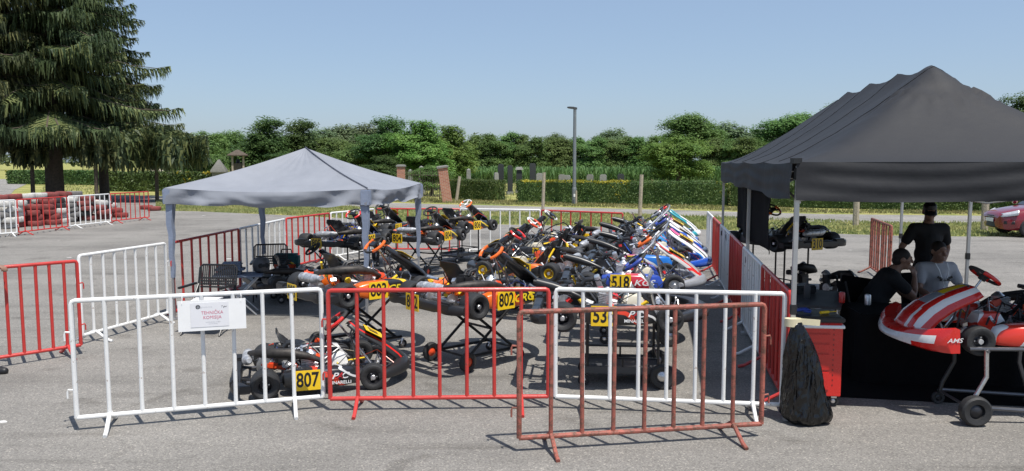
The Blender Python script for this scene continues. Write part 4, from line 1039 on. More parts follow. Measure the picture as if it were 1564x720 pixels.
def g_fairing(w0=1.0, low=False):
    path = [(.93, .20), (.88, .26), (.78, .345), (.66, .43), (.54, .50), (.45, .56), (.40, .605), (.385, .61)]
    wid = [.165, .17, .165, .155, .14, .125, .10, .06]
    b = MB(); n = len(path)
    def fn(u, v):
        t = v * (n - 1); i = min(int(t), n - 2); f = t - i
        x = path[i][0] * (1-f) + path[i+1][0] * f; z = path[i][1] * (1-f) + path[i+1][1] * f; w = (wid[i] * (1-f) + wid[i+1] * f) * w0
        q = (u - .5) * 2
        return Vector((x - .05 * q * q - .02 * max(0, abs(q) - .7) / .3, q * w, z - .02 * q * q - .022 * (max(0, abs(q) - .75) / .25) ** 1.5))
    b.grid(fn, 20, 22)
    for k in range(len(b.f)):
        c = k % 20
        if c in (2, 17): b.m[k] = 1
    return b
def g_nose_sport():
    b = MB(); rings = []
    for i in range(41):
        y = -.66 + 1.32 * i / 40; e = abs(y) / .66; x = 1.02 - .19 * e ** 2.0 - .05 * max(0, e - .8) / .2; d = .11 - .03 * e; z0 = .045 + .02 * (1 - e); h = .12 + .11 * e ** 1.6
        if i in (0, 40): d *= .6
        rings.append([(x - d, y, z0), (x + d * .5, y, z0), (x + d * .95, y, z0 + .022), (x + d, y, z0 + h * .35), (x + d * .75, y, z0 + h * .7), (x + d * .3, y, z0 + h * .96), (x - d * .2, y, z0 + h), (x - d, y, z0 + h * .92)])
    b.rings(rings)
    for k in range(len(b.f) - 2):
        c, r = k % 8, k // 8; e = abs(r - 19.5) / 19.5
        b.m[k] = 1 if (c in (2, 3) and e < .93 and (e < .62 or c == 3)) else 0
    for sg, t in ((1, 'AMS'), (-1, 'AMS')):
        Mx = Matrix.Translation((.78, sg * .655, .16)) @ Matrix.Rotation(R(180 if sg > 0 else 0), 4, 'Z') @ Matrix.Rotation(R(90), 4, 'X')
        b.text(t, .055, Mx @ Matrix.Translation((0, 0, .012)), 1, 1.2, .01, .3)
    return b
def g_fairing_sport():
    path = [(.98, .13), (.965, .20), (.90, .29), (.79, .38), (.66, .45), (.52, .50), (.40, .535), (.34, .545)]
    wid = [.30, .295, .28, .255, .225, .20, .175, .14]; b = MB(); n = len(path)
    def fn(u, v):
        t = v * (n - 1); i = min(int(t), n - 2); f = t - i
        x = path[i][0] * (1-f) + path[i+1][0] * f; z = path[i][1] * (1-f) + path[i+1][1] * f; w = wid[i] * (1-f) + wid[i+1] * f
        q = (u - .5) * 2; e = max(0, abs(q) - .68) / .32
        return Vector((x - .06 * q * q - .03 * e, q * w, z - .02 * q * q - .15 * e ** 1.3 * (1 - .45 * v) * min(1, v * 3.5)))
    b.grid(fn, 28, 28)
    for k in range(len(b.f)):
        c, r = k % 28, k // 28; s = abs(c - 13.5)
        b.m[k] = 1 if (10.2 < s < 12 and r > 4) or (5 < s < 8 - r * .14 and r < 20) else 2 if (s < 4 and 17 < r < 26) else 3 if (s < 5 and r > 12) else 0
    return b
def g_fplate(n):
    b = MB(); A = Vector((.535, 0, .502)); B_ = Vector((.665, 0, .427)); d = (B_ - A).normalized(); up = Vector((-d.z, 0, d.x)) * -1
    up = Vector((.5, 0, .866)); X = Vector((0, 1, 0)); Y = -d; Z = X.cross(Y)
    Mx = Matrix(((X.x, Y.x, Z.x, 0), (X.y, Y.y, Z.y, 0), (X.z, Y.z, Z.z, 0), (0, 0, 0, 1))); c = (A + B_) / 2 + Z * .010
    Mx = Matrix.Translation(c) @ Mx
    b.add([(-.15, -.11, 0), (.15, -.11, 0), (.15, .11, 0), (-.15, .11, 0), (-.15, -.11, .004), (.15, -.11, .004), (.15, .11, .004), (-.15, .11, .004)], [(3,2,1,0),(4,5,6,7),(0,1,5,4),(1,2,6,5),(2,3,7,6),(3,0,4,7)], 0, Mx)
    b.text(n, .16, Mx @ Matrix.Translation((0, 0, .0055)), 1, .8, .02); return b
def g_rplate(n):
    b = MB(); Mx = Matrix.Translation((-.860, .20, .135)) @ Matrix.Rotation(R(-90), 4, 'Z') @ Matrix.Rotation(R(90), 4, 'X')
    b.box((-.857, .08, .135), (.006, .24, .185), 0, bev=.002); b.text(n, .19, Matrix.Translation((-.8615, .08, .135)) @ Matrix.Rotation(R(-90), 4, 'Z') @ Matrix.Rotation(R(90), 4, 'X'), 1, .72, .022); return b
def g_splate(n, s):
    b = MB(); y = s * .638; b.box((-.12, y, .165), (.25, .006, .20), 0, bev=.002)
    Mx = Matrix.Translation((-.12, y + s * .0045, .165)) @ (Matrix.Rotation(R(180), 4, 'Z') if s > 0 else Matrix()) @ Matrix.Rotation(R(90), 4, 'X')
    b.text(n, .20, Mx, 1, .72, .022); return b
def g_logo(lines, s, x0=.16):
    b = MB(); y = s * .6425
    for (t, sz, x, z, mi, sh, sx) in lines:
        Mx = Matrix.Translation((x0 - s * x, y, .165 + z)) @ (Matrix.Rotation(R(180), 4, 'Z') if s > 0 else Matrix()) @ Matrix.Rotation(R(90), 4, 'X')
        b.text(t, sz, Mx, mi, sx, .018, sh)
    return b
SW_A = Vector((-.62, 0, .78)).normalized(); SW_C = Vector((.21, 0, .62)); SW_X = Vector((0, 1, 0)); SW_Y = SW_A.cross(SW_X)
def swp(a, r, o=0): return SW_C + SW_X * math.cos(a) * r + SW_Y * math.sin(a) * r * .92 + SW_A * o
def g_wheel_black():
    b = MB(); b.tube([swp(6.283 * i / 40, .150) for i in range(40)], .0155, 8, 0, closed=True)
    for a in (.0, math.pi, math.pi * 1.5): b.tube([swp(a, .0, -.02), swp(a, .145)], .012, 6)
    b.tube([swp(0, 0, -.05), swp(0, 0, .0)], .035, 12); return b
def g_grip(c): return MB().tube([swp(c - .75 + 1.5 * i / 14, .1505) for i in range(15)], .0195, 9)
def g_dash():
    b = MB(); Mx = Matrix.Translation(SW_C + SW_A * .022 + SW_Y * .01) @ Matrix(((SW_X.x, SW_Y.x, SW_A.x, 0), (SW_X.y, SW_Y.y, SW_A.y, 0), (SW_X.z, SW_Y.z, SW_A.z, 0), (0, 0, 0, 1)))
    c = MB(); c.box((0, 0, 0), (.13, .085, .025), 0, bev=.008); b.add(c.v, c.f, 0, Mx); b.m[:] = [0] * len(b.m)
    b.add([(-.05, -.028, .0135), (.05, -.028, .0135), (.05, .03, .0135), (-.05, .03, .0135)], [(0, 1, 2, 3)], 1, Mx); return b
def g_column(): return MB().tube([SW_C - SW_A * .03, (.33, 0, .46), (.58, .0, .13)], .011, 8)
def g_engine():
    b = MB(); ox, oy = -.12, -.33
    b.box((ox, oy, .16), (.20, .15, .13), 0, bev=.02); b.box((ox - .02, oy - .07, .15), (.14, .05, .12), 0, bev=.015)
    for i in range(7): b.box((ox + .02, oy, .235 + i * .017), (.135 - .003 * (i % 2), .125, .008), 0, rot=(0, .18, 0))
    b.tube([(ox + .02, oy, .22), (ox + .045, oy, .36)], .048, 14, 0); b.lathe([(.058, 0), (.06, .02), (.045, .035), (.015, .06)], 12, 1, Matrix.Translation((ox + .045, oy, .345)))
    b.lathe([(.02, -.1), (.062, -.098), (.065, -.06), (.065, -.045), (.02, -.04)], 18, 1, Matrix.Translation((ox - .04, oy - .02, .17)) @ RY)
    b.tube([(ox - .10, oy + .02, .22), (ox - .18, oy + .05, .25)], .03, 10, 0); b.box((ox - .20, oy + .05, .255), (.07, .07, .07), 0, bev=.01)
    b.tube([(ox + .09, oy + .0, .26), (ox + .14, oy - .01, .25)], .028, 10, 1); return b
def g_exhaust(v=0):
    b = MB()
    if v == 2:
        b.tube([(-.30, -.31, .26), (-.36, -.31, .30), (-.44, -.29, .33), (-.52, -.27, .355), (-.64, -.25, .39), (-.80, -.24, .43)], [.018, .022, .030, .044, .05, .044], 14); b.tube([(-.78, -.24, .43), (-.83, -.235, .437)], .022, 10)
    elif v == 0:
        b.tube([(.02, -.34, .25), (.02, -.43, .27), (-.08, -.475, .30), (-.22, -.48, .325), (-.38, -.46, .335), (-.52, -.42, .335), (-.62, -.36, .33), (-.68, -.26, .32)], [.024, .026, .032, .046, .055, .05, .034, .024], 14)
    else:
        b.tube([(.02, -.34, .25), (.02, -.42, .30), (-.10, -.45, .36), (-.28, -.44, .40), (-.46, -.38, .40), (-.60, -.26, .385), (-.67, -.14, .36)], [.024, .026, .036, .052, .052, .036, .024], 14)
    return b
def g_silencer(): 
    b = MB(); b.tube([(-.67, -.28, .315), (-.69, -.18, .30), (-.69, .14, .29), (-.69, .20, .285)], [.025, .055, .055, .03], 14)
    for y in (-.12, .04): b.tube([(-.69, y, .296), (-.69, y + .02, .295)], .0575, 14)
    return b
def g_airbox():
    b = MB(); b.box((-.34, -.20, .33), (.17, .15, .19), 0, bev=.03)
    for y in (-.24, -.17): b.tube([(-.33, y, .41), (-.30, y, .455), (-.22, y, .47)], .021, 10)
    return b
def g_radiator():
    b = MB(); b.box((-.12, .36, .27), (.06, .20, .32), 0, rot=(0, -.35, 0), bev=.008)
    for i in range(9): b.box((-.105 + .0, .36, .16 + i * .026), (.072, .17, .004), 1, rot=(0, -.35, 0))
    return b
def g_tank():
    b = MB(); b.rings([[(x - w, -h, z), (x + w, -h * .9, z), (x + w, h * .9, z), (x - w, h, z)] for z, w, h, x in ((.065, .11, .10, .20), (.20, .12, .11, .20), (.27, .09, .08, .20), (.285, .05, .05, .19))]); b.lathe([(.03, 0), (.03, .03), (.01, .035)], 12, 1, Matrix.Translation((.19, 0, .285))); return b
def g_axle():
    b = MB(); b.tube([(-.52, -.66, .14), (-.52, .66, .14)], .018, 10, 0); b.lathe([(.02, -.006), (.095, -.006), (.095, .006), (.02, .006)], 26, 1, Matrix.Translation((-.52, .16, .14)) @ RY); b.lathe([(.02, -.004), (.085, -.004), (.085, .004), (.02, .004)], 26, 1, Matrix.Translation((-.52, -.20, .14)) @ RY)
    for y in (-.3, .3): b.box((-.52, y, .125), (.07, .04, .09), 0, bev=.01)
    b.box((-.45, .16, .15), (.06, .06, .07), 1, bev=.01); return b
def g_steer_gear():
    b = MB()
    for s in (-1, 1): b.tube([(.57, s * .02, .13), (.50, s * .43, .14)], .008, 6); b.tube([(.53, s * .44, .06), (.53, s * .44, .19)], .015, 8); b.tube([(.53, s * .44, .125), (.53, s * .56, .13)], .013, 8)
    for s in (-1, 1): b.tube([(.62, s * .11, .08), (.66, s * .11, .20), (.655, s * .07, .24)], .008, 6)
    return b
def g_hoses(seed):
    rd = random.Random(seed); b = MB()
    for i in range(9):
        a = Vector((rd.uniform(-.45, .1), rd.uniform(-.42, -.15), rd.uniform(.2, .4))); c = Vector((rd.uniform(-.4, .3), rd.uniform(-.35, .35), rd.uniform(.1, .36))); m_ = (a + c) / 2 + Vector((rd.uniform(-.1, .1), rd.uniform(-.1, .1), rd.uniform(.05, .22)))
        b.tube([a.lerp(m_, t * 2) .lerp(m_.lerp(c, t), t) if t < .5 else a.lerp(m_, t).lerp(m_.lerp(c, t), t) for t in (0, .15, .3, .5, .65, .8, 1)], .006 + .006 * (i % 3 == 0), 5)
    return b
def g_fittings(seed):
    rd = random.Random(seed); b = MB()
    for i in range(46):
        x = rd.uniform(-.62, .62); y = rd.uniform(-.46, .40) * (1 if x < .1 else .8); z = rd.uniform(.10, .24 if x > -.05 else .38); k = rd.choice((0, 0, 0, 1, 1, 2, 3))
        if rd.random() < .5: b.box((x, y, z), (rd.uniform(.02, .07), rd.uniform(.015, .05), rd.uniform(.02, .06)), k, rot=(rd.gauss(0, .4), rd.gauss(0, .4), rd.random() * 3))
        else:
            d = Vector((rd.gauss(0, 1), rd.gauss(0, 1), rd.gauss(0, .6))).normalized() * rd.uniform(.03, .09); c = Vector((x, y, z)); b.tube([c - d, c + d], rd.uniform(.006, .020), 8, k)
    for i in range(10):
        a = Vector((rd.uniform(-.5, .5), rd.uniform(-.4, .3), rd.uniform(.1, .3))); c = a + Vector((rd.uniform(-.4, .4), rd.uniform(-.3, .3), rd.uniform(-.05, .12))); m_ = (a + c) / 2 + Vector((0, 0, rd.uniform(.03, .16)))
        b.tube([a, a.lerp(m_, .6), m_, m_.lerp(c, .4), c], .005, 5, rd.choice((0, 1, 1, 2, 4)))
    for s in (-1, 1): b.tube([(-.24, s * .26, .09), (-.33, s * .22, .22), (-.36, s * .17, .34)], .008, 6, 0)
    return b
def g_chainguard(): return MB().box((-.35, -.215, .22), (.30, .03, .07), 0, rot=(0, .12, 0), bev=.014)
def g_ignition(): return MB().box((-.02, -.28, .30), (.11, .09, .07), 0, rot=(.3, .4, .2), bev=.014).box((-.06, -.33, .36), (.05, .05, .05), 0, rot=(.5, .2, 0), bev=.01)
def g_bracket(r=.010):
    b = MB(); b.tube([(.44, -.05, .10), (.36, -.07, .44), (.40, -.09, .54)], r, 7); b.tube([(.44, .05, .10), (.36, .07, .44), (.40, .09, .54)], r, 7)
    if r > .012: b.tube([(-.02, -.24, .10), (.02, -.26, .34), (.16, -.20, .47), (.30, -.14, .60), (.34, -.12, .70)], r, 8); b.tube([(.05, .20, .10), (.16, .18, .42), (.30, .12, .62)], r, 8)
    return b
PAC = [('PAC', .085, .03, .022, 0, .35, 1.25), ('MINARELLI', .045, .03, -.045, 0, 0, 1.05), ('A', .085, .035, .0225, 1, .35, 1.0)]
PAC = [('P C', .085, .03, .022, 0, .35, 1.25), ('A', .085, .03, .022, 1, .35, 1.1), ('MINARELLI', .045, .03, -.045, 0, 0, 1.05)]
KGS = [('KGS', .10, .0, .0, 0, .3, 1.3)]
CRG = [('CRG', .12, -.02, .0, 0, .25, 1.2)]
def kart(x, y, heading, s, cfg, label):
    g = cfg.get
    root = thing('racing_kart', label, 'kart', (x, y, s), R(heading), g('group', 'racing karts parked in the pen'))
    if g('tilt'): root.rotation_euler[1] = g('tilt')
    pl = lambda name, me: link(name, me, root)
    pl('chassis', cached('chassis', g_chassis, M[g('frame', 'frame_grey')])); pl('floor_tray', cached('floor_tray', g_tray, M['alloy']))
    o = pl('seat', cached('seat', g_seat, M[g('seat', 'carbon')])); o.modifiers.new('thick', 'SOLIDIFY').thickness = .008
    rim = M[g('rim', 'dark_rim')]
    for (wx, wy, r, w, nm) in ((-.52, -.575, .14, .21, 'r'), (-.52, .575, .14, .21, 'r'), (.53, -.545, .13, .135, 'f'), (.53, .545, .13, .135, 'f')):
        if g('no_front') and nm == 'f': continue
        t = pl('wheel', cached('tyre_' + nm, lambda: g_tyre(r, w), M['rubber'])); t.location = (wx, wy, r)
        q = link('rim', cached('rim_' + nm, lambda: g_rim(w), [rim, M['alloy']]), t)
        if nm == 'f': t.rotation_euler = (0, 0, g('steer', .0))
    pl('rear_axle', cached('rear_axle', g_axle, [M['steel'], M['alloy']]))
    rb = pl('rear_bumper', cached('rear_bumper', g_rear_bumper, M['black_plastic']))
    pods = {}
    for sd in (-1, 1):
        nm = 'pod_r' if sd < 0 else 'pod_l'
        pods[sd] = pl('side_pod', cached(nm, lambda: g_pod(sd), M[g('pod', 'black_plastic')]))
        if g('logo'): link('printed_logo', cached('logo%s%d' % (g('logo_key', '') + str(g('lm')), sd), lambda: g_logo(g('logo'), sd), [M[k] for k in g('lm', ('white_print', 'red_print'))]), pods[sd])
    n = g('num')
    if n:
        if g('rear_plate', True): link('number_plate', cached('rplate' + n, lambda: g_rplate(n), [M['yellow_plate'], M['ink']]), rb)
        for sd in g('side_plates', (-1,)): link('number_plate', cached('splate%s%d' % (n, sd), lambda: g_splate(n, sd), [M['yellow_plate'], M['ink']]), pods[sd])
    if g('nose', 'black_plastic'): pl('nose_cone', cached('nose_sport', g_nose_sport, [M['red_gloss'], M['white_gloss']]) if g('sport') else cached('nose_cone', lambda: g_nose(1.0), M[g('nose', 'black_plastic')]))
    if g('sport'):
        f = pl('front_fairing', cached('fairing_sport', g_fairing_sport, [M[k] for k in ('red_gloss', 'white_gloss', 'yellow_plate', 'silver_paint')])); f.location.x = .03; f.modifiers.new('thick', 'SOLIDIFY').thickness = .008
    elif g('fairing', 'black_plastic'):
        fw = g('fw', 1.0)
        f = pl('front_fairing', cached('front_fairing%.2f' % fw, lambda: g_fairing(fw), [M[g('fairing', 'black_plastic')], M[g('trim', 'black_plastic')]])); f.modifiers.new('thick', 'SOLIDIFY').thickness = .008
        if n and g('front_plate', True): link('number_plate', cached('fplate' + g('fnum', n), lambda: g_fplate(g('fnum', n)), [M['yellow_plate'], M['ink']]), f)
    pl('fairing_bracket', cached('fairing_bracket%s' % g('br', .010), lambda: g_bracket(g('br', .010)), M[g('bracket', 'frame_grey')]))
    sw = pl('steering_wheel', cached('steering_wheel', g_wheel_black, M[g('wheel', 'grip')])); [link('grip', cached('grip_%.2f' % c_, lambda: g_grip(c_), M[g('grip', 'orange')]), sw) for c_ in (.15, math.pi - .15)]
    if g('dash', True): link('display', cached('display', g_dash, [M['black_plastic'], M['screen']]), sw)
    pl('steering_column', cached('steering_column', g_column, M['steel'])); pl('steering_linkage', cached('steering_linkage', g_steer_gear, M['alloy']))
    pl('engine', cached('engine', g_engine, [M['cast_alloy'], M['alloy']])); v = g('ex', 0)
    pl('exhaust_pipe', cached('exhaust_pipe%d' % v, lambda: g_exhaust(v), M['black_plastic' if v == 2 else 'exhaust'])); 
    if g('silencer', True): pl('silencer', cached('silencer', g_silencer, M['cast_alloy']))
    pl('airbox', cached('airbox', g_airbox, M['black_plastic'])); pl('fuel_tank', cached('fuel_tank', g_tank, [M[g('tank', 'tank_white')], M['black_plastic']]))
    if g('radiator'): pl('radiator', cached('radiator', g_radiator, [M['alloy'], M['dark_rim']]))
    pl('chain_guard', cached('chain_guard', g_chainguard, M[g('guard', 'black_plastic')])); pl('ignition_box', cached('ignition_box', g_ignition, M[g('ign', 'orange_red')]))
    hs = g('hose', 1); ft = cached('fittings%d' % hs, lambda: g_fittings(hs), [M['alloy'], M['black_plastic'], M[g('ign', 'orange_red')], M['yellow_plate'], M['wire_blue']]); pl('fittings', ft)['kind'] = 'stuff'; pl('cables', cached('cables%d' % hs, lambda: g_hoses(hs), M['ink' if hs % 2 else 'wire_blue']))
    return root

# trolleys the karts stand on
def wheel_geo(r, w):
    b = MB(); h = w / 2; b.lathe([(r * .5, -h * .8), (r * .85, -h), (r * .97, -h * .7), (r, 0), (r * .97, h * .7), (r * .85, h), (r * .5, h * .8), (r * .48, 0)], 22, 0, RY, closed=True)
    b.lathe([(.015, -h * .9), (r * .25, -h * .7), (r * .5, -h * .3), (r * .5, h * .3), (r * .25, h * .7), (.015, h * .9)], 16, 1, RY); return b
def scissor(x, y, heading, s, label, big=.11, hub='orange_red'):
    root = thing('kart_trolley', label, 'trolley', (x, y, 0), R(heading), 'trolleys carrying the karts'); zt = s + .045; zb = .14; m = M['black_paint']
    for sy in (-1, 1):
        b = MB(); b.tube([(-.36, sy * .27, zb), (.34, sy * .27, zt)], .017, 8); b.build('strut', m, root)
        b = MB(); b.tube([(.36, sy * .23, zb), (-.34, sy * .23, zt)], .017, 8); b.build('strut', m, root)
        b = MB(); b.tube([(-.42, sy * .25, zt), (.42, sy * .25, zt)], .018, 8); b.build('top_rail', m, root)
        b = MB(); b.tube([(-.42, sy * .25, zb), (.42, sy * .25, zb)], .018, 8); b.build('base_rail', m, root)
    ct = MB().tube([(0, -.27, 0), (0, .27, 0)], .014, 7).mesh('cross_tube', m)
    for xx, z in ((-.36, zb), (.36, zb), (-.34, zt), (.34, zt), (0, (zb + zt) / 2)): link('cross_tube', ct, root).location = (xx, 0, z)
    for (xx, yy, r) in ((-.42, -.34, big), (-.42, .34, big), (.42, -.28, .055), (.42, .28, .055)):
        w = link('wheel', cached('twheel%.3f' % r, lambda: wheel_geo(r, r * .55), [M['rubber'], M[hub if r > .08 else 'steel']]), root); w.location = (xx, yy, r)
        if r < .08: b = MB(); b.tube([(xx, yy, .125), (xx - .03, yy, r)], .02, 7); b.build('caster_fork', M['steel'], root)
    return root
def stand(x, y, heading, s, label, tray=True, m='black_paint'):
    root = thing('kart_stand', label, 'trolley', (x, y, 0), R(heading), 'trolleys carrying the karts'); zt = s + .045; m = M[m]
    for sx in (-1, 1):
        for sy in (-1, 1): b = MB(); b.tube([(sx * .36, sy * .26, .12), (sx * .36, sy * .26, zt)], .015, 8); b.build('leg', m, root)
    for sy in (-1, 1):
        b = MB(); b.tube([(-.44, sy * .26, zt), (.44, sy * .26, zt)], .018, 8); b.build('top_rail', m, root)
    ct = MB().tube([(0, -.26, 0), (0, .26, 0)], .012, 7).mesh('cross_tube', m); sr = MB().tube([(-.36, 0, .30), (.36, 0, .30)], .011, 7).tube([(0, 0, .16), (0, 0, .30)], .011, 7).mesh('side_rail', m)
    for z in (.13, .30, zt):
        for sx in (-1, 1): link('cross_tube', ct, root).location = (sx * .36, 0, z)
    for sy in (-1, 1): link('side_rail', sr, root).location = (0, sy * .26, 0)
    if tray:
        b = MB(); b.box((0, 0, .15), (.82, .56, .03), 0, bev=.006)
        for sy in (-1, 1): b.box((0, sy * .275, .175), (.82, .012, .06))
        b.build('tray', M['dark_plastic_grey'], root)
    for (xx, yy, r) in ((.40, -.33, .13), (.40, .33, .13), (-.40, -.26, .06), (-.40, .26, .06)):
        w = link('wheel', cached('twheel%.3f' % r, lambda: wheel_geo(r, r * .6), [M['rubber'], M['steel']]), root); w.location = (xx, yy, r)
    return root

mat('silver_paint', (.36, .37, .40), .3, metal=.3)
livery('livery_orange', [(0, (.78, .14, .015)), (.38, (.015, .015, .017)), (.52, (.85, .55, .02)), (.62, (.015, .015, .017)), (.8, (.78, .14, .015))], .6, 1.3)
livery('livery_blackstripe', [(0, (.016, .016, .018)), (.42, (.65, .05, .02)), (.47, (.016, .016, .018)), (.60, (.55, .55, .56)), (.63, (.016, .016, .018))], .9, 1.5)
livery('livery_crg', [(0, (.016, .016, .018)), (.45, (.78, .16, .02)), (.55, (.016, .016, .018)), (.72, (.7, .5, .03)), (.78, (.016, .016, .018))], 1.1, 1.6, .2)
livery('livery_kgs', [(0, (.03, .07, .36)), (.3, (.72, .72, .74)), (.38, (.55, .03, .05)), (.6, (.72, .72, .74)), (.66, (.03, .07, .36))], .7, 1.7)
livery('livery_bluepink', [(0, (.02, .20, .62)), (.32, (.75, .76, .78)), (.40, (.70, .12, .32)), (.58, (.75, .76, .78)), (.64, (.02, .16, .55))], 1.0, 1.6, .15)
livery('livery_bluesky', [(0, (.05, .30, .65)), (.34, (.72, .12, .30)), (.46, (.75, .75, .78)), (.6, (.03, .10, .45)), (.85, (.7, .7, .72))], .9, 1.9, .4)
livery('livery_teal', [(0, (.02, .30, .36)), (.4, (.75, .75, .74)), (.52, (.80, .55, .03)), (.66, (.75, .75, .74)), (.74, (.02, .25, .33))], .8, 1.6, .1)
livery('livery_silverred', [(0, (.42, .42, .43)), (.34, (.60, .03, .03)), (.41, (.42, .42, .43)), (.58, (.03, .03, .03)), (.63, (.62, .62, .62)), (.80, (.62, .05, .03)), (.85, (.42, .42, .43))], 1.25, 2.0, .2)
livery('livery_redwhite', [(0, (.72, .035, .015)), (.26, (.80, .80, .79)), (.40, (.72, .035, .015)), (.62, (.80, .80, .79)), (.68, (.72, .035, .015)), (.86, (.35, .36, .40)), (.92, (.72, .035, .015))], .75, 1.25, .05, wob=.12)
livery('livery_whitered', [(0, (.78, .78, .77)), (.45, (.72, .04, .02)), (.7, (.78, .78, .77)), (.85, (.72, .04, .02))], .5, 1.5)

CRGCFG = dict(pod='livery_orange', fairing='livery_crg', grip='orange', tank='orange_red', guard='orange', logo=CRG, logo_key='CRG', lm=('yellow_print', 'red_print'), side_plates=(-1, 1), seat='black_plastic')
kart(-1.86, 9.55, 40, .66, dict(CRGCFG, num='803', fnum='803', hose=1, ex=1), 'black and orange kart with plate 803 and an orange steering wheel, left of kart 802')
scissor(-1.86, 9.55, 40, .66, 'black scissor trolley under the kart with plate 803')
kart(-.40, 9.0, 42, .64, dict(CRGCFG, num='802', fnum='802', hose=3), 'black and orange kart with plate 802 held up behind the red front barrier')
scissor(-.40, 9.0, 42, .64, 'black scissor trolley with orange hubs under the kart with plate 802')
kart(-2.08, 8.20, 17, 0, dict(num='807', pod='livery_blackstripe', fairing='black_plastic', trim='red_gloss', nose='black_plastic', logo=PAC, logo_key='PAC', grip='red_gloss', tank='white_gloss', guard='orange_red', rear_plate=False, hose=5, ex=1, steer=-.12), 'black kart with plate 807 sitting low on the ground behind the front barriers')
back = dict(grip='red_gloss', hose=1)
kart(-3.22, 15.3, 66, .66, dict(back, num='805', pod='black_plastic', fairing='black_plastic', grip='red_gloss', guard='blue_gloss', frame='wire_blue', hose=2), 'black kart with plate 805 and a blue seat strap, raised at the left rear')
stand(-3.22, 15.3, 66, .66, 'black stand under the kart with plate 805', False)
kart(-3.05, 17.75, 66, .68, dict(back, num='811', fairing='black_plastic', grip='grip', guard='yellow_plate', hose=3), 'black kart behind the kart with plate 805, with an all black steering wheel')
stand(-3.05, 17.75, 66, .68, 'black stand of the kart behind plate 805', False)
kart(-1.80, 16.2, 62, .66, dict(back, num='804', pod='livery_crg', fairing='livery_crg', grip='grip', hose=5, guard='orange'), 'black and orange kart with plate 804 left of the tent leg')
scissor(-1.80, 16.2, 62, .66, 'black trolley under the kart with plate 804')
kart(-1.22, 18.35, 52, .70, dict(back, num='806', pod='livery_crg', fairing='black_plastic', grip='orange', wheel='white_gloss', dash=False, hose=7, front_plate=False), 'kart with plate 806 and a white and orange steering wheel at the back barrier')
stand(-1.22, 18.35, 52, .70, 'black stand with a wire tray under the kart with plate 806')
kart(-3.55, 13.1, 30, .22, dict(num='577', rear_plate=False, side_plates=(1,), fairing='black_plastic', tank='white_gloss', grip='grip', hose=9, guard='white_gloss'), 'low black kart with number 577 behind the folding chairs')
stand(-3.55, 13.1, 30, .22, 'low black stand under the kart with number 577', False)
mid = dict(side_plates=(1,), rear_plate=False)
kart(.28, 11.75, 158, .60, dict(mid, frame='orange', num='069', rim='yellow_plate', fairing='livery_crg', pod='livery_crg', grip='red_gloss', hose=1, steer=.1), 'black kart with side plate 069 behind the kart with plate 802')
stand(.28, 11.75, 158, .60, 'black stand under the kart with side plate 069', False)
kart(.58, 13.4, 158, .64, dict(mid, num='812', fairing='black_plastic', grip='orange_red', wheel='white_gloss', hose=3, guard='yellow_plate', dash=False), 'black kart with a white and red steering wheel in the middle of the pen')
stand(.58, 13.4, 158, .64, 'black stand under the kart with the white and red steering wheel', False)
kart(.95, 15.1, 160, .66, dict(mid, frame='steel', guard='yellow_plate', num='814', fairing='black_plastic', grip='grip', wheel='white_gloss', hose=5, front_plate=False), 'black kart with a pale steering wheel farthest back in the middle')
stand(.95, 15.1, 160, .66, 'black stand under the kart with the pale steering wheel', False)
rg = dict(ign='red_gloss', ex=2, silencer=False, side_plates=(-1,), rear_plate=False, radiator=True, seat='carbon', rim='alloy', grip='wire_blue', bracket='alloy', br=.017)
kart(1.07, 8.18, -5, .64, dict(rg, br=.010, num='536', rim='dark_rim', pod='livery_blackstripe', fairing=None, nose='black_plastic', logo=PAC, logo_key='PAC', hose=1), 'black kart with plate 536 on a tray stand behind the white front barrier')
stand(1.16, 8.18, -5, .64, 'black stand with a lower tray and pneumatic wheels under kart 536')
kart(1.50, 10.05, -6, .68, dict(rg, frame='steel', num='518', pod='livery_kgs', fairing='livery_silverred', nose='silver_paint', logo=KGS, logo_key='KGS', hose=3, grip='orange', fw=1.35, trim='red_gloss'), 'kart with plate 518, a red white and blue side pod and a silver red nose')
stand(1.60, 10.05, -6, .68, 'black stand below the red white and blue sided kart', False)
kart(1.98, 11.65, -11, .72, dict(rg, grip='grip', steer=.12, frame='blue_gloss', num='555', pod='livery_bluepink', fairing='livery_bluepink', nose='blue_gloss', hose=5, fw=1.3), 'blue and pink kart with a yellow nose plate behind the kart with plate 518')
stand(1.98, 11.65, -7, .72, 'black stand under the nearer blue and pink kart', False)
kart(2.28, 13.1, -3, .70, dict(rg, steer=-.1, num='521', pod='blue_gloss', fairing='livery_bluesky', nose='livery_bluesky', hose=7, fw=1.25), 'pale blue and pink kart second from the back on the right')
stand(2.28, 13.1, -7, .72, 'black stand under the pale blue and pink kart', False)
kart(2.46, 14.5, -10, .74, dict(rg, grip='silver_paint', steer=.2, num='533', pod='livery_bluesky', fairing='livery_bluepink', nose='blue_gloss', hose=9, fw=1.2, front_plate=True), 'bright blue and pink kart third from the back on the right side')
stand(2.52, 14.5, -7, .74, 'black stand under the bright blue kart near the side row', False)
kart(2.85, 15.95, -4, .74, dict(rg, grip='red_gloss', num='512', pod='blue_gloss', fairing='livery_teal', nose='livery_teal', hose=3, front_plate=False), 'teal and yellow nosed kart at the back of the right row')
stand(2.85, 15.95, -7, .74, 'black stand under the teal nosed kart', False)
bt = dict(group='karts under the black tent')
kart(4.5, 13.1, 116, .88, dict(bt, num='310', fairing='black_plastic', grip='orange', hose=1), 'dark kart with plate 310 in the shade at the rear of the black tent')
stand(4.5, 13.1, 116, .88, 'black double deck stand under the shaded kart with plate 310')
AMS = [('AMS', .10, .02, .0, 0, .3, 1.3)]
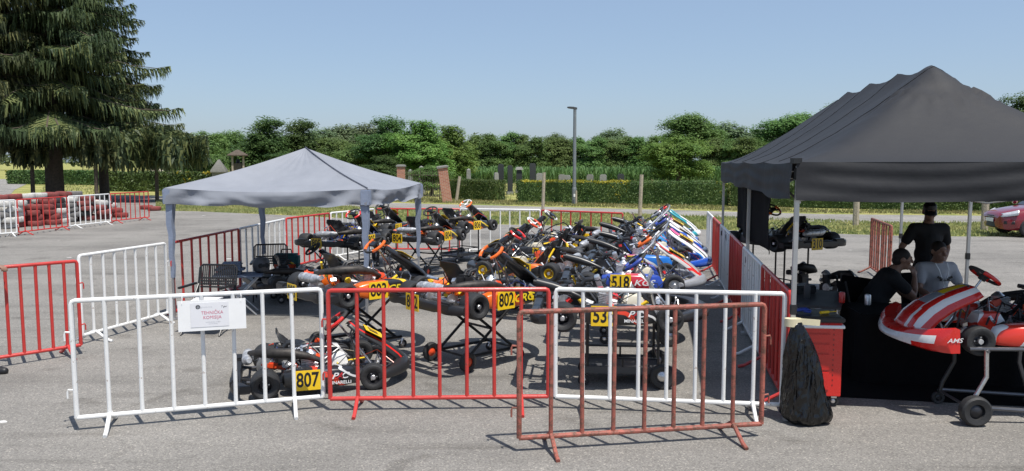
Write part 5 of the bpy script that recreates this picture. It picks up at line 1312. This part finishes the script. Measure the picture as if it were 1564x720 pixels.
kart(4.72, 7.36, 175, .62, dict(bt, num=None, pod='livery_whitered', tank='livery_whitered', grip='red_gloss', wheel='grip', sport=True, rim='dark_rim', tilt=.05, hose=1, seat='black_plastic'), 'red and white kart on a wheeled stand at the right edge')
# red kart's trolley: bent tube legs with one big wheel in view
def bent_stand(x, y, heading, s, label):
    root = thing('kart_trolley', label, 'trolley', (x, y, 0), R(heading), 'trolleys carrying the karts'); m = M['frame_grey']
    for sy in (-1, 1):
        b = MB(); b.tube([(.42, sy * .27, .13), (.40, sy * .27, .22), (.30, sy * .27, .42), (.31, sy * .27, .62), (.31, sy * .27, s + .04)], .02, 9); b.build('leg', M['steel'] if sy > 0 else M['black_paint'], root)  # far leg coloured black, standing in for the tent's shade on it
        b = MB(); b.tube([(-.42, sy * .27, .07), (-.30, sy * .27, .42), (-.31, sy * .27, s + .04)], .02, 9); b.build('leg', m, root)
        b = MB(); b.tube([(-.45, sy * .25, s + .045), (.45, sy * .25, s + .045)], .018, 8); b.build('top_rail', m, root)
        b = MB(); b.tube([(.42, sy * .27, .15), (-.42, sy * .27, .10)], .018, 8); b.build('base_rail', m, root)
    for (xx, yy, r) in ((.42, -.30, .06), (.42, .34, .135), (-.42, -.28, .06), (-.42, .28, .06)):
        w = link('wheel', cached('twheel%.3f' % r, lambda: wheel_geo(r, r * .7), [M['rubber'], M['dark_rim']]), root); w.location = (xx, yy, r)
    for xx, z in ((.42, .135), (-.42, .10), (.31, s + .03), (-.31, s + .03)): MB().tube([(xx, -.30, z), (xx, .30, z)], .013, 7).build('cross_tube', m, root)
bent_stand(4.48, 7.02, 178, .62, 'bent tube stand with a big black wheel under the red and white kart')

# red tool cabinet
q = gp(1252, 622); root = thing('tool_cabinet', 'red rolling tool cabinet with a chrome handle beside the black rubbish bag', 'tool cabinet', (q.x, q.y + .2, 0), -.10)
b = MB(); b.box((0, 0, .46), (.40, .44, .70), bev=.008); b.build('cabinet_body', M['red_gloss'], root)
for i, (z, h) in enumerate(((.76, .08), (.665, .08), (.57, .08), (.44, .15), (.26, .17))):
    b = MB(); b.box((-.05, -.226, z), (.27, .014, h), bev=.004); b.build('drawer', M['red_gloss'], root)
b = MB()
for i in range(12): b.box((.118, -.2205, .22 + i * .048), (.006, .004, .014))
b.build('slot_strip', M['ink'], root)
b = MB(); b.box((0, 0, .835), (.43, .47, .045), bev=.01); b.box((0, 0, .86), (.36, .40, .012)); b.build('top_tray', M['black_plastic'], root)
b = MB(); b.tube([(-.19, -.235, .785), (-.19, -.285, .785), (.19, -.285, .785), (.19, -.235, .785)], .016, 8); b.build('handle', M['white_gloss'], root)
for sx in (-1, 1):
    for sy in (-1, 1):
        w = link('wheel', cached('twheel0.050', lambda: wheel_geo(.05, .03), [M['rubber'], M['steel']]), root); w.location = (sx * .15, sy * .16, .05)
        b = MB(); b.box((sx * .15, sy * .16, .10), (.05, .05, .03)); b.build('caster_plate', M['steel'], root)
tc = Vector((q.x, q.y + .2, 0))
def lying(name, lb, cat, m, fn, x, y, z, rz=0): o = fn().build(name, M[m]); o.location = (x, y, z); o.rotation_euler = (0, 0, rz); return tag(o, lb, cat)
lying('work_glove', 'blue work glove lying on the red tool cabinet', 'glove', 'wire_blue', lambda: MB().tube([(-.07, 0, .02), (-.02, 0, .03), (.03, .01, .03), (.09, .03, .012)], [.02, .04, .04, .012], 8, flat=.5).tube([(.0, -.02, .02), (.05, -.06, .015)], [.016, .01], 6), tc.x - .12, tc.y - .02, .868)
lying('screwdriver', 'yellow handled screwdriver on the red tool cabinet', 'screwdriver', 'yellow_plate', lambda: MB().tube([(-.05, 0, .014), (.05, 0, .014)], .014, 8).tube([(.05, 0, .014), (.15, 0, .014)], .004, 6), tc.x + .06, tc.y - .08, .868, .4)
# rubbish bag hanging on the end of the white front barrier
def bag():
    b = MB(); rings = []; n = 96; K = 64
    rn = lambda p: 1 - 2 * abs(noise.noise(Vector(p)))
    for i in range(K):
        t = i / (K - 1); z = .90 - .895 * t
        r = .030 + .155 * (1 - math.exp(-6.0 * t)) * (.50 + .52 * t); r *= 1 - .28 * max(0, (t - .90) / .10) ** 2
        if i == K - 1: r *= .8
        cx = .005 + .115 * t ** 1.15; ring = []
        for k in range(n):
            a = 6.283 * k / n; a2 = a + .9 * t
            f = 1 + .16 * rn((math.cos(a2) * 1.9, math.sin(a2) * 1.9, t * 1.1)) * min(1, t * 3 + .3) + .07 * rn((math.cos(a2 + t) * 4.5, math.sin(a2 + t) * 4.5, t * 2.6)) + .25 * noise.noise(Vector((math.cos(a) * .9, math.sin(a) * .9, t * 2 + 4))) * t
            ring.append((cx + 1.02 * r * f * math.cos(a), .82 * r * f * math.sin(a), max(.003, z + .03 * noise.noise(Vector((math.cos(a) * 2, math.sin(a) * 2, t * 4))) * t)))
        rings.append(ring[::-1])
    b.rings(rings); return b
e = T(1199, 449); root = thing('rubbish_bag', 'black plastic rubbish bag taped to the end of the white front barrier', 'rubbish bag', (e.x + .07, e.y - .13, 0))
bag().build('bag_body', M['bag'], root, ang=50)
b = MB(); b.rings([[(-.03 + .075 * math.cos(a), .02 + .05 * math.sin(a), z) for a in [6.283 * k / 14 for k in range(14)]] for z in (.86, .93)]); b.box((.10, -.0, .90), (.20, .006, .055), rot=(0, .08, 0)); b.build('tape_band', M['tape'], root)

# work table behind the cabinet
q = gp(1236, 486); c = TLoc(.62, 2.25); root = thing('work_table', 'grey work table with tools under the black tent', 'table', (c.x, c.y, 0), TRZ - .25)
b = MB(); b.box((0, 0, .735), (.62, 1.15, .03), bev=.006); b.build('tabletop', M['dark_plastic_grey'], root)
for sx in (-1, 1):
    for sy in (-1, 1): b = MB(); b.tube([(sx * .27, sy * .5, .72), (sx * .27, sy * .5, .01)], .016, 7); b.build('leg', M['tent_pole'], root)
b = MB(); b.tube([(-.27, -.5, .25), (.27, .5, .25)], .011, 6); b.build('brace', M['tent_pole'], root)
def can():
    return MB().lathe([(.026, 0), (.033, .008), (.033, .108), (.027, .12), (.024, .121)], 16)
lying('drink_can', 'red drinks can standing on the grey work table', 'can', 'red_gloss', can, c.x + .16, c.y - .38, .751)
lying('spray_bottle', 'dark spray bottle on the grey work table', 'bottle', 'dark_plastic_grey', lambda: MB().lathe([(.03, 0), (.035, .02), (.035, .14), (.012, .18), (.012, .21)], 12).box((.015, 0, .22), (.06, .02, .03), bev=.006), c.x - .12, c.y - .1, .751)
lying('tool_case', 'black tool case lying on the grey work table', 'tool case', 'black_plastic', lambda: MB().box((0, 0, .05), (.3, .22, .10), bev=.015).tube([(-.05, -.115, .06), (-.04, -.14, .06), (.04, -.14, .06), (.05, -.115, .06)], .008, 6), c.x - .05, c.y + .3, .751, .3)
# engines and boxes on the ground near the rear of the tent
def engine_on_stand(x, y, lb, rz):
    root = thing('spare_engine', lb, 'engine', (x, y, 0), rz, 'spare engines beside the shaded kart'); b = g_engine(); b.v = [Vector((p.x + .12, p.y + .33, p.z + .42)) for p in b.v]; b.build('engine_block', [M['dark_rim'], M['cast_alloy']], root)
    b = MB(); b.tube([(.1, -.02, .66), (.14, -.14, .7), (0, -.2, .75), (-.2, -.18, .78), (-.33, -.1, .76)], [.024, .035, .06, .06, .025], 12); b.build('exhaust_pipe', M['exhaust'], root)
    b = MB(); b.box((0, 0, .40), (.42, .34, .04), bev=.008); b.build('stand_top', M['black_paint'], root)
    for sx in (-1, 1):
        for sy in (-1, 1): b = MB(); b.tube([(sx * .17, sy * .13, .38), (sx * .21, sy * .16, 0)], .013, 6); b.build('leg', M['black_paint'], root)
q = TLoc(.95, 5.0); engine_on_stand(q.x, q.y, 'dark spare engine on a small stand behind the nearest red side panel', .5)
q = TLoc(1.15, 4.1); engine_on_stand(q.x, q.y, 'dark spare engine on a small stand near the work table', 2.0)
q = TLoc(.95, 3.45); lying('gas_bottle', 'grey metal canister standing beside the spare engines', 'canister', 'alloy', lambda: MB().lathe([(.08, 0), (.085, .02), (.085, .42), (.05, .5), (.025, .52), (.025, .57)], 16), q.x, q.y, .002)

# ------------------------------------------------------------------ people
def fuse(parts, vox, smooth=4, name='body'):
    # parts: list of round cones / ellipsoids fused into one continuous skin
    b = MB()
    for p in parts:
        if p[0] == 'c':
            _, pts, rs = p; pts = [Vector(q) for q in pts]
            dd0 = (pts[0] - pts[1]).normalized(); dd1 = (pts[-1] - pts[-2]).normalized()
            P = [pts[0] + dd0 * rs[0] * .85, pts[0] + dd0 * rs[0] * .5] + pts + [pts[-1] + dd1 * rs[-1] * .5, pts[-1] + dd1 * rs[-1] * .85]
            RR = [rs[0] * .4, rs[0] * .85] + list(rs) + [rs[-1] * .85, rs[-1] * .4]; b.tube(P, RR, 14)
        else:
            _, c, rad, rot = p; bm = bmesh.new(); bmesh.ops.create_uvsphere(bm, u_segments=20, v_segments=14, radius=1); Mx = Matrix.Translation(c) @ Euler(rot).to_matrix().to_4x4() @ Matrix.Diagonal((*rad, 1))
            bm.verts.index_update(); b.add([v.co.copy() for v in bm.verts], [tuple(v.index for v in f.verts) for f in bm.faces], 0, Mx); bm.free()
    o = b.build('tmp', M['skin']); md = o.modifiers.new('r', 'REMESH'); md.mode = 'VOXEL'; md.voxel_size = vox; md.use_smooth_shade = True
    sm = o.modifiers.new('s', 'SMOOTH'); sm.iterations = smooth; sm.factor = .5
    me = bpy.data.meshes.new_from_object(o.evaluated_get(bpy.context.evaluated_depsgraph_get())); me.name = name
    old = o.data; bpy.data.objects.remove(o); bpy.data.meshes.remove(old)
    me.polygons.foreach_set('use_smooth', [True] * len(me.polygons)); return me
def head_parts(c, yaw, pitch):
    # c: head centre; face looks along local -Y
    Mx = Matrix.Translation(c) @ Euler((pitch, 0, yaw)).to_matrix().to_4x4(); P = []
    def e(p, r): P.append(('e', Mx @ Vector(p), r, (pitch, 0, yaw)))
    e((0, .01, .02), (.077, .098, .10)); e((0, -.02, -.05), (.058, .072, .075)); e((0, -.075, -.085), (.028, .022, .022)); e((0, -.035, -.09), (.045, .05, .03))
    P.append(('c', [Mx @ Vector((0, -.094, .018)), Mx @ Vector((0, -.115, -.022))], (.010, .016))); e((0, -.088, -.055), (.024, .016, .008)); e((0, -.087, -.067), (.022, .015, .008)); e((0, -.084, .036), (.05, .016, .012))
    for s in (-1, 1): e((s * .078, .012, -.005), (.012, .022, .034)); e((s * .042, -.062, -.025), (.028, .025, .024))
    return P, Mx
def hand_parts(wr, d, palm_n, curl=.6, s=1.0, side=1):
    # wr wrist, d direction of the hand, palm_n normal out of the palm
    d = Vector(d).normalized(); n = Vector(palm_n); n = (n - d * n.dot(d)).normalized(); w = d.cross(n) * side; P = []
    pc = Vector(wr) + d * .05 * s
    P.append(('c', [Vector(wr), Vector(wr) + d * .03 * s], (.024 * s, .026 * s)))
    for k in range(4): P.append(('c', [Vector(wr) + w * (.006 * (k - 1.5)) * s + d * .02 * s, Vector(wr) + w * (.020 * (k - 1.5)) * s + d * .09 * s], (.014 * s, .012 * s)))
    for k, L in enumerate((.070, .080, .074, .058)):
        a = Vector(wr) + w * (.020 * (k - 1.5)) * s + d * .092 * s; c1 = curl * (.8 + .1 * k)
        p1 = a + (d * math.cos(c1 * .6) + n * math.sin(c1 * .6)) * L * .45 * s; p2 = p1 + (d * math.cos(c1 * 1.5) + n * math.sin(c1 * 1.5)) * L * .32 * s; p3 = p2 + (d * math.cos(c1 * 2.2) + n * math.sin(c1 * 2.2)) * L * .24 * s
        P.append(('c', [a, p1, p2, p3], (.0105 * s, .0098 * s, .009 * s, .008 * s)))
    a = Vector(wr) + d * .025 * s - w * .024 * s; p1 = a + (d * .6 - w * .75 + n * .25).normalized() * .04 * s; p2 = p1 + (d * .9 - w * .25 + n * .35).normalized() * .032 * s
    P.append(('c', [a, p1, p2], (.013 * s, .012 * s, .009 * s))); return P
def person(loc, rz, label, J, top, bottom, sleeves=.55, hair='short', cap=None, head=(0, 0), hands=None, shoes='ink', long_hair=False):
    root = thing('person', label, 'person', loc, rz)
    V = {k: Vector(v) for k, v in J.items()}
    body = []
    for s in 'lr':
        body.append(('c', [V['sh' + s], V['sh' + s].lerp(V['el' + s], .5), V['el' + s], V['el' + s].lerp(V['wr' + s], .4), V['wr' + s]], (.055, .05, .041, .041, .027)))
        body.append(('c', [V['hip' + s], V['hip' + s].lerp(V['kn' + s], .5), V['kn' + s], V['kn' + s].lerp(V['an' + s], .35), V['an' + s]], (.088, .078, .056, .055, .037)))
        f = V['an' + s]; t = V['toe' + s]; body.append(('c', [f + Vector((0, 0, -.035)), f.lerp(t, .5) + Vector((0, 0, -.035)), t + Vector((0, 0, -.01))], (.04, .042, .03)))
        h = hands[s]; body += hand_parts(V['wr' + s], h[0], h[1], h[2], 1.0, h[3])
    torso = [('c', [V['pelvis'], V['waist'], V['chest'], V['neck']], (.135, .125, .14, .075)), ('c', [V['shl'], V['chest'] + (V['neck'] - V['chest']) * .35, V['shr']], (.07, .115, .07)), ('e', V['chest'], (.165, .115, .17), (0, 0, 0)), ('e', V['waist'], (.155, .125, .16), (0, 0, 0)), ('e', V['pelvis'], (.165, .13, .13), (0, 0, 0)), ('c', [V['hipl'], V['hipr']], (.10, .10))]
    body += torso; body.append(('c', [V['neck'], V['head'] + Vector((0, .01, -.06))], (.062, .055)))
    hp, Mx = head_parts(V['head'], head[0], head[1]); body += hp
    me = fuse(body, .0085, 3, 'body'); me.materials.clear(); me.materials.append(M['skin']); bo = link('body', me, root)
    g = .014
    sh = [('c', p[1], tuple(r + g for r in p[2])) if p[0] == 'c' else ('e', p[1], tuple(r + g for r in p[2]), p[3]) for p in torso]
    sh[0] = ('c', [V['pelvis'] + (V['waist'] - V['pelvis']) * .1, V['waist'], V['chest'], V['chest'].lerp(V['neck'], .72)], (.155, .148, .155, .095))
    for s in 'lr': sh.append(('c', [V['sh' + s], V['sh' + s].lerp(V['el' + s], sleeves * .5), V['sh' + s].lerp(V['el' + s], sleeves)], (.075, .072, .068)))
    me = fuse(sh, .011, 4, 'shirt'); me.materials.clear(); me.materials.append(M[top]); so = link('shirt', me, root)
    tr = [('e', V['pelvis'] + Vector((0, 0, -.02)), (.178, .14, .13), (0, 0, 0)), ('c', [V['hipl'], V['hipr']], (.113, .113))]
    for s in 'lr': tr.append(('c', [V['hip' + s], V['hip' + s].lerp(V['kn' + s], .5), V['kn' + s], V['kn' + s].lerp(V['an' + s], .5), V['an' + s] + Vector((0, 0, .03))], (.105, .094, .075, .07, .06)))
    me = fuse(tr, .011, 4, 'trousers'); me.materials.clear(); me.materials.append(M[bottom]); link('trousers', me, root)
    sp = []
    for s in 'lr':
        f = V['an' + s]; t = V['toe' + s]; sp.append(('c', [f + Vector((0, 0, -.035)), f.lerp(t, .5) + Vector((0, 0, -.035)), t + Vector((0, 0, -.01))], (.052, .052, .042)))
        m1 = fuse([sp[-1]], .009, 3, 'shoe'); m1.materials.clear(); m1.materials.append(M[shoes]); link('shoe', m1, root)
    if cap:
        b = MB(); b.lathe([(.084, .0), (.087, .03), (.078, .07), (.048, .098), (.0, .106)], 20, 0, Mx @ Matrix.Translation((0, .008, .028)) @ Matrix.Diagonal((.95, 1.18, 1, 1)))
        def brim(u, v): a = math.pi * (1.2 + .6 * u); r_ = .088 + .055 * v * math.sin(math.pi * u) ** .6; return Mx @ Vector((.9 * r_ * math.cos(a), .008 + 1.14 * r_ * math.sin(a), .036 - .05 * v))
        b.grid(brim, 14, 4); o = b.build('cap', M[cap], root); o.modifiers.new('t', 'SOLIDIFY').thickness = .006
    else:
        hm = [('e', Mx @ Vector((0, .018, .032)), (.083, .10, .096), (head[1], 0, head[0])), ('e', Mx @ Vector((0, .05, -.02)), (.07, .065, .07), (head[1], 0, head[0]))]
        me = fuse(hm, .008, 2, 'hair'); me.materials.clear(); me.materials.append(M['hair']); link('hair', me, root)
    return root, so, Mx
# standing man in black: faces the camera, head turned to the seated ones
q = at(1411, 10.25)
J = dict(pelvis=(0, 0, .95), waist=(0, .01, 1.10), chest=(0, .01, 1.32), neck=(0, .02, 1.50), head=(-.01, -.015, 1.655), shl=(-.19, .01, 1.43), shr=(.19, .01, 1.43), ell=(-.32, .05, 1.18), elr=(.29, .10, 1.16), wrl=(-.37, -.14, 1.03), wrr=(.17, -.04, .97),
         hipl=(-.09, 0, .90), hipr=(.09, 0, .90), knl=(-.11, -.02, .50), knr=(.12, -.04, .50), anl=(-.12, .03, .09), anr=(.15, .02, .09), toel=(-.15, -.15, .04), toer=(.20, -.15, .04))
pr, so, Mx = person((q.x, q.y, 0), -.05, 'person standing in a black T-shirt, cap and pale jeans', J, 'black_shirt', 'jeans', .62, cap='ink', head=(-.25, .22), hands={'l': ((.25, -.6, -.6), (1, .2, .2), .55, 1), 'r': ((-.4, -.3, -.85), (-.3, 1, 0), .5, -1)})
# seated man in black, profile to the right, chin on hand
def camp_seat(x, y, rz, lb, h=.44):
    root = thing('camping_chair', lb, 'chair', (x, y, 0), rz, 'black camping chairs under the black tent'); w = .27
    b = MB(); b.grid(lambda u, v: Vector(((u - .5) * 2 * w, -.25 + v * .48, h - .05 * math.sin(math.pi * u))), 10, 6); b.build('seat', M['black_cloth'], root).modifiers.new('t', 'SOLIDIFY').thickness = .008
    b = MB(); b.grid(lambda u, v: Vector(((u - .5) * 2 * w, .24 + v * .1 + .05 * math.sin(math.pi * u), h + v * .46)), 10, 6); b.build('backrest', M['black_cloth'], root).modifiers.new('t', 'SOLIDIFY').thickness = .008
    for sx in (-1, 1):
        b = MB(); b.tube([(sx * w, .26, .01), (sx * w, .26, .5), (sx * w, .35, h + .48)], .012, 7); b.build('back_post', M['ink'], root)
        b = MB(); b.tube([(sx * w, -.25, .62), (sx * w, -.25, .01)], .012, 7); b.build('leg', M['ink'], root)
        b = MB(); b.tube([(sx * w, -.25, .02), (-sx * w, -.25, h - .02)], .010, 6); b.tube([(sx * w, -.25, .02), (sx * w, .26, h)], .010, 6); b.build('brace', M['ink'], root)
        b = MB(); b.box((sx * w, 0, .625), (.07, .55, .02), bev=.006); b.build('armrest', M['black_cloth'], root)
q = at(1330, 9.2)
# local frame: faces -Y, turned so that it looks to the right of the picture
J = dict(pelvis=(0, .06, .56), waist=(0, -.01, .70), chest=(0, -.13, .88), neck=(0, -.22, 1.04), head=(0, -.30, 1.17), shl=(-.18, -.17, .97), shr=(.18, -.17, .97), ell=(-.16, -.40, .76), elr=(.19, -.36, .74), wrl=(-.04, -.43, .97), wrr=(.05, -.52, .66),
         hipl=(-.10, .03, .53), hipr=(.10, .03, .53), knl=(-.15, -.42, .52), knr=(.15, -.42, .52), anl=(-.14, -.40, .09), anr=(.14, -.46, .09), toel=(-.15, -.58, .04), toer=(.16, -.64, .04))
prA, soA, MxA = person((q.x, q.y, 0), R(78), 'person seated in a black T-shirt, bent forward with a hand at the chin', J, 'black_shirt', 'dark_trousers', .6, head=(0, .12), hands={'l': ((.2, .25, 1), (1, .6, 0), 1.1, 1), 'r': ((-.6, -.5, -.2), (0, 0, -1), .5, -1)})
camp_seat(q.x - .02, q.y, R(78), 'black camping chair under the seated person in black')
# seated man in white facing the camera
q = at(1427, 9.55)
J = dict(pelvis=(0, .08, .54), waist=(0, .08, .70), chest=(0, .05, .90), neck=(0, .04, 1.07), head=(-.01, -.01, 1.215), shl=(-.19, .05, 1.00), shr=(.19, .05, 1.00), ell=(-.27, -.06, .76), elr=(.28, -.04, .76), wrl=(-.20, -.30, .66), wrr=(.17, -.30, .66),
         hipl=(-.10, .04, .53), hipr=(.10, .04, .53), knl=(-.17, -.42, .52), knr=(.17, -.42, .52), anl=(-.16, -.38, .09), anr=(.17, -.40, .09), toel=(-.2, -.56, .04), toer=(.22, -.57, .04))
prB, soB, MxB = person((q.x, q.y, 0), R(4), 'person seated in a white printed T-shirt with a white lanyard', J, 'white_shirt', 'dark_trousers', .6, head=(.1, .15), hands={'l': ((.5, -.7, -.2), (.2, 0, -1), .5, 1), 'r': ((-.5, -.7, -.2), (-.2, 0, -1), .5, -1)})
camp_seat(q.x, q.y + .02, R(4), 'black camping chair under the seated person in white')
b = MB(); b.tube([(-.075, -.055, 1.075), (-.06, -.115, 1.0), (0.0, -.145, .80), (.06, -.115, 1.0), (.075, -.055, 1.075)], .008, 6, flat=.5); b.box((0, -.152, .765), (.05, .006, .07)); b.build('lanyard', M['white_print'], prB)
b = MB()
for (x, z, w, h, r_) in ((-.07, .91, .05, .03, .4), (.07, .91, .05, .03, -.4), (-.045, .885, .04, .02, -.5), (.045, .885, .04, .02, .5), (0, .872, .12, .008, 0)): b.box((x, -.137, z), (w, .012, h), rot=(0, r_, 0), bev=.003)
b.build('shirt_print', M['ink'], prB)
# person at the left edge holding the barrier
q = gp(-22, 566); J = dict(pelvis=(0, 0, .95), waist=(0, .01, 1.10), chest=(0, .01, 1.32), neck=(0, .02, 1.50), head=(0, -.015, 1.655), shl=(-.19, .01, 1.43), shr=(.19, .01, 1.43), ell=(-.24, .0, 1.15), elr=(.25, -.08, 1.17), wrl=(-.22, -.08, .92), wrr=(.24, -.34, 1.165),
         hipl=(-.09, 0, .90), hipr=(.09, 0, .90), knl=(-.10, -.02, .50), knr=(.11, -.26, .50), anl=(-.11, .02, .09), anr=(.05, -.36, .09), toel=(-.12, -.17, .04), toer=(.05, -.53, .04))
hb = T(0, 410.5)
person((hb.x - .415, hb.y - .235, 0), R(88), 'person at the left edge, only a hand and a dark shoe in view', J, 'black_shirt', 'dark_trousers', .6, head=(0, .1), hands={'l': ((0, -.1, -1), (1, 0, 0), .5, 1), 'r': ((0, -1, -.12), (0, 0, -1), .75, -1)})
# small things near the seated people
q = at(1325, 8.55, .73); lying('drink_can', 'silver drinks can on the black covered table beside the seated person in black', 'can', 'alloy', can, q.x, q.y, .731)
root = thing('trestle_table', 'long table under a black cloth behind the red and white kart', 'table', (q.x + 1.0, q.y - .28, 0), TRZ * .6)
b = MB(); b.box((0, 0, .705), (2.5, .70, .03), bev=.006); b.build('tabletop', M['dark_plastic_grey'], root)
for sx in (-1, 1):
    for sy in (-1, 1): b = MB(); b.tube([(sx * 1.1, sy * .28, .69), (sx * 1.1, sy * .28, .01)], .016, 7); b.build('leg', M['ink'], root)
cl = thing('black_tablecloth', 'black cloth hanging to the ground over the long table behind the red kart', 'tablecloth', root.location, TRZ * .6)
b = MB(); ring = []
for k in range(160):
    s_ = k / 160 * 6.4; x, y, nx, ny = (-1.25 + s_, -.35, 0, -1) if s_ < 2.5 else (1.25, -.35 + s_ - 2.5, 1, 0) if s_ < 3.2 else (1.25 - (s_ - 3.2), .35, 0, 1) if s_ < 5.7 else (-1.25, .35 - (s_ - 5.7), -1, 0)
    ring.append((x, y, nx, ny, s_))
b.rings([[(x + nx * (.012 + .05 * v * (.5 + .5 * math.sin(s_ * 19 + 2 * math.sin(s_ * 3)))), y + ny * (.012 + .05 * v * (.5 + .5 * math.sin(s_ * 19 + 2 * math.sin(s_ * 3)))), .728 - .72 * v) for x, y, nx, ny, s_ in ring] for v in (0, .02, .2, .45, .7, 1)], caps=False)
b.rings([[(x, y, .728) for x, y, nx, ny, s_ in ring], [(x * .5, y * .5, .729) for x, y, nx, ny, s_ in ring]], caps=False); b.box((0, 0, .725), (1.3, .36, .004)); b.build('cloth', M['black_cloth'], cl, ang=60)
q = at(1282, 9.3); camp_seat(q.x, q.y, R(-60), 'empty black camping chair behind the red tool cabinet')

# ------------------------------------------------------------------ red car at the right edge
def car(x, y, rz):
    root = thing('parked_car', 'dark red hatchback car cut off by the right edge, front towards the left', 'car', (x, y, 0), rz)
    # local: front towards -X
    st = [(-2.06, .30, .62, .42, .52), (-2.00, .25, .70, .62, .60), (-1.86, .22, .76, .78, .66), (-1.60, .20, .83, .86, .71), (-1.20, .20, .90, .89, .78), (-.80, .20, .95, .90, .83), (-.3, .2, .97, .90, .86), (.5, .2, .98, .90, .88), (1.3, .2, .99, .89, .88), (1.75, .24, .98, .86, .82), (1.98, .32, .92, .78, .7), (2.06, .40, .82, .66, .55)]
    b = MB(); rings = []
    for (sx, z0, z1, w, wt) in st:
        zm = z0 + (z1 - z0) * .55
        half = [(0, z0), (w * .85, z0), (w * .98, z0 + .09), (w, zm - .05), (w * .99, zm + .06), (wt + (w - wt) * .55, z1 - .06), (wt, z1 - .012), (wt * .55, z1 + .022), (0, z1 + .03)]
        ring = [(sx, -p[0], p[1]) for p in half] + [(sx, p[0], p[1]) for p in half[::-1][1:-1]]
        rings.append(ring)
    b.rings(rings); b.build('body', M['car_red'], root, ang=40)
    b = MB(); cab = [(-1.0, .95, .955, .80, .72), (-.45, .96, 1.30, .80, .62), (.0, .96, 1.45, .80, .60), (.8, .97, 1.46, .80, .60), (1.4, .97, 1.36, .79, .58), (1.85, .96, 1.0, .76, .7)]
    rings = [[(sx, -w, z0 - .03), (sx, -wt, z1), (sx, wt, z1), (sx, w, z0 - .03)] for (sx, z0, z1, w, wt) in cab]; b.rings(rings); b.build('cabin', M['glass_dark'], root)
    b = MB(); b.rings([[(sx, -wt - .01, z1 + .004), (sx, -wt * .5, z1 + .035), (sx, wt * .5, z1 + .035), (sx, wt + .01, z1 + .004)] for (sx, z0, z1, w, wt) in cab[1:5]]); b.build('roof', M['car_red'], root)
    for s in (-1, 1):
        b = MB(); b.grid(lambda u, v, s=s: Vector((-1.985 + u * .36 + .05 * (v - .5), s * (.545 + .30 * u ** .55 + .012 + .035 * (1 - abs(2 * v - 1)) - .05 * v), .655 + .10 * u + (v - .5) * (.10 + .05 * u))), 12, 6); o = b.build('headlight', M['lens'], root); o.modifiers.new('t', 'SOLIDIFY').thickness = -.03
        b = MB(); b.grid(lambda u, v, s=s: Vector((-1.965 + u * .25, s * (.605 + .20 * u ** .6 + .012), .40 + v * .09)), 8, 3); o = b.build('fog_lamp_recess', M['black_plastic'], root); o.modifiers.new('t', 'SOLIDIFY').thickness = -.02
        b = MB(); b.tube([(-1.0, s * .84, 1.0), (-.93, s * .98, 1.03)], [.05, .09], 10); b.build('wing_mirror', M['car_red'], root)
        for wx in (-1.28, 1.3):
            w = link('wheel', cached('car_wheel', lambda: wheel_geo(.31, .2), [M['rubber'], M['alloy']]), root); w.location = (wx, s * .80, .31)
    b = MB(); b.grid(lambda u, v: Vector((-2.085 + .16 * (2 * u - 1) ** 4 + .02 * v, (2 * u - 1) * .52, .30 + v * .17)), 12, 4); b.build('lower_grille', M['black_plastic'], root)
    b = MB(); b.grid(lambda u, v: Vector((-2.07 + .10 * (2 * u - 1) ** 4 - .02 * v * (1 - v), (2 * u - 1) * .42, .57 + v * .07)), 12, 3); b.build('upper_grille', M['dark_rim'], root)
    b = MB(); b.tube([(-2.085 + .11 * (k / 6) ** 4, k / 6 * .42, .60) for k in range(-6, 7)], .008, 6); b.build('chrome_strip', M['steel'], root)
    b = MB(); b.box((-2.098, 0, .50), (.012, .50, .11), bev=.003); b.build('licence_plate', M['white_print'], root)
p = gp(1524, 363); car(p.x + 2.3, p.y + .55, R(-8))
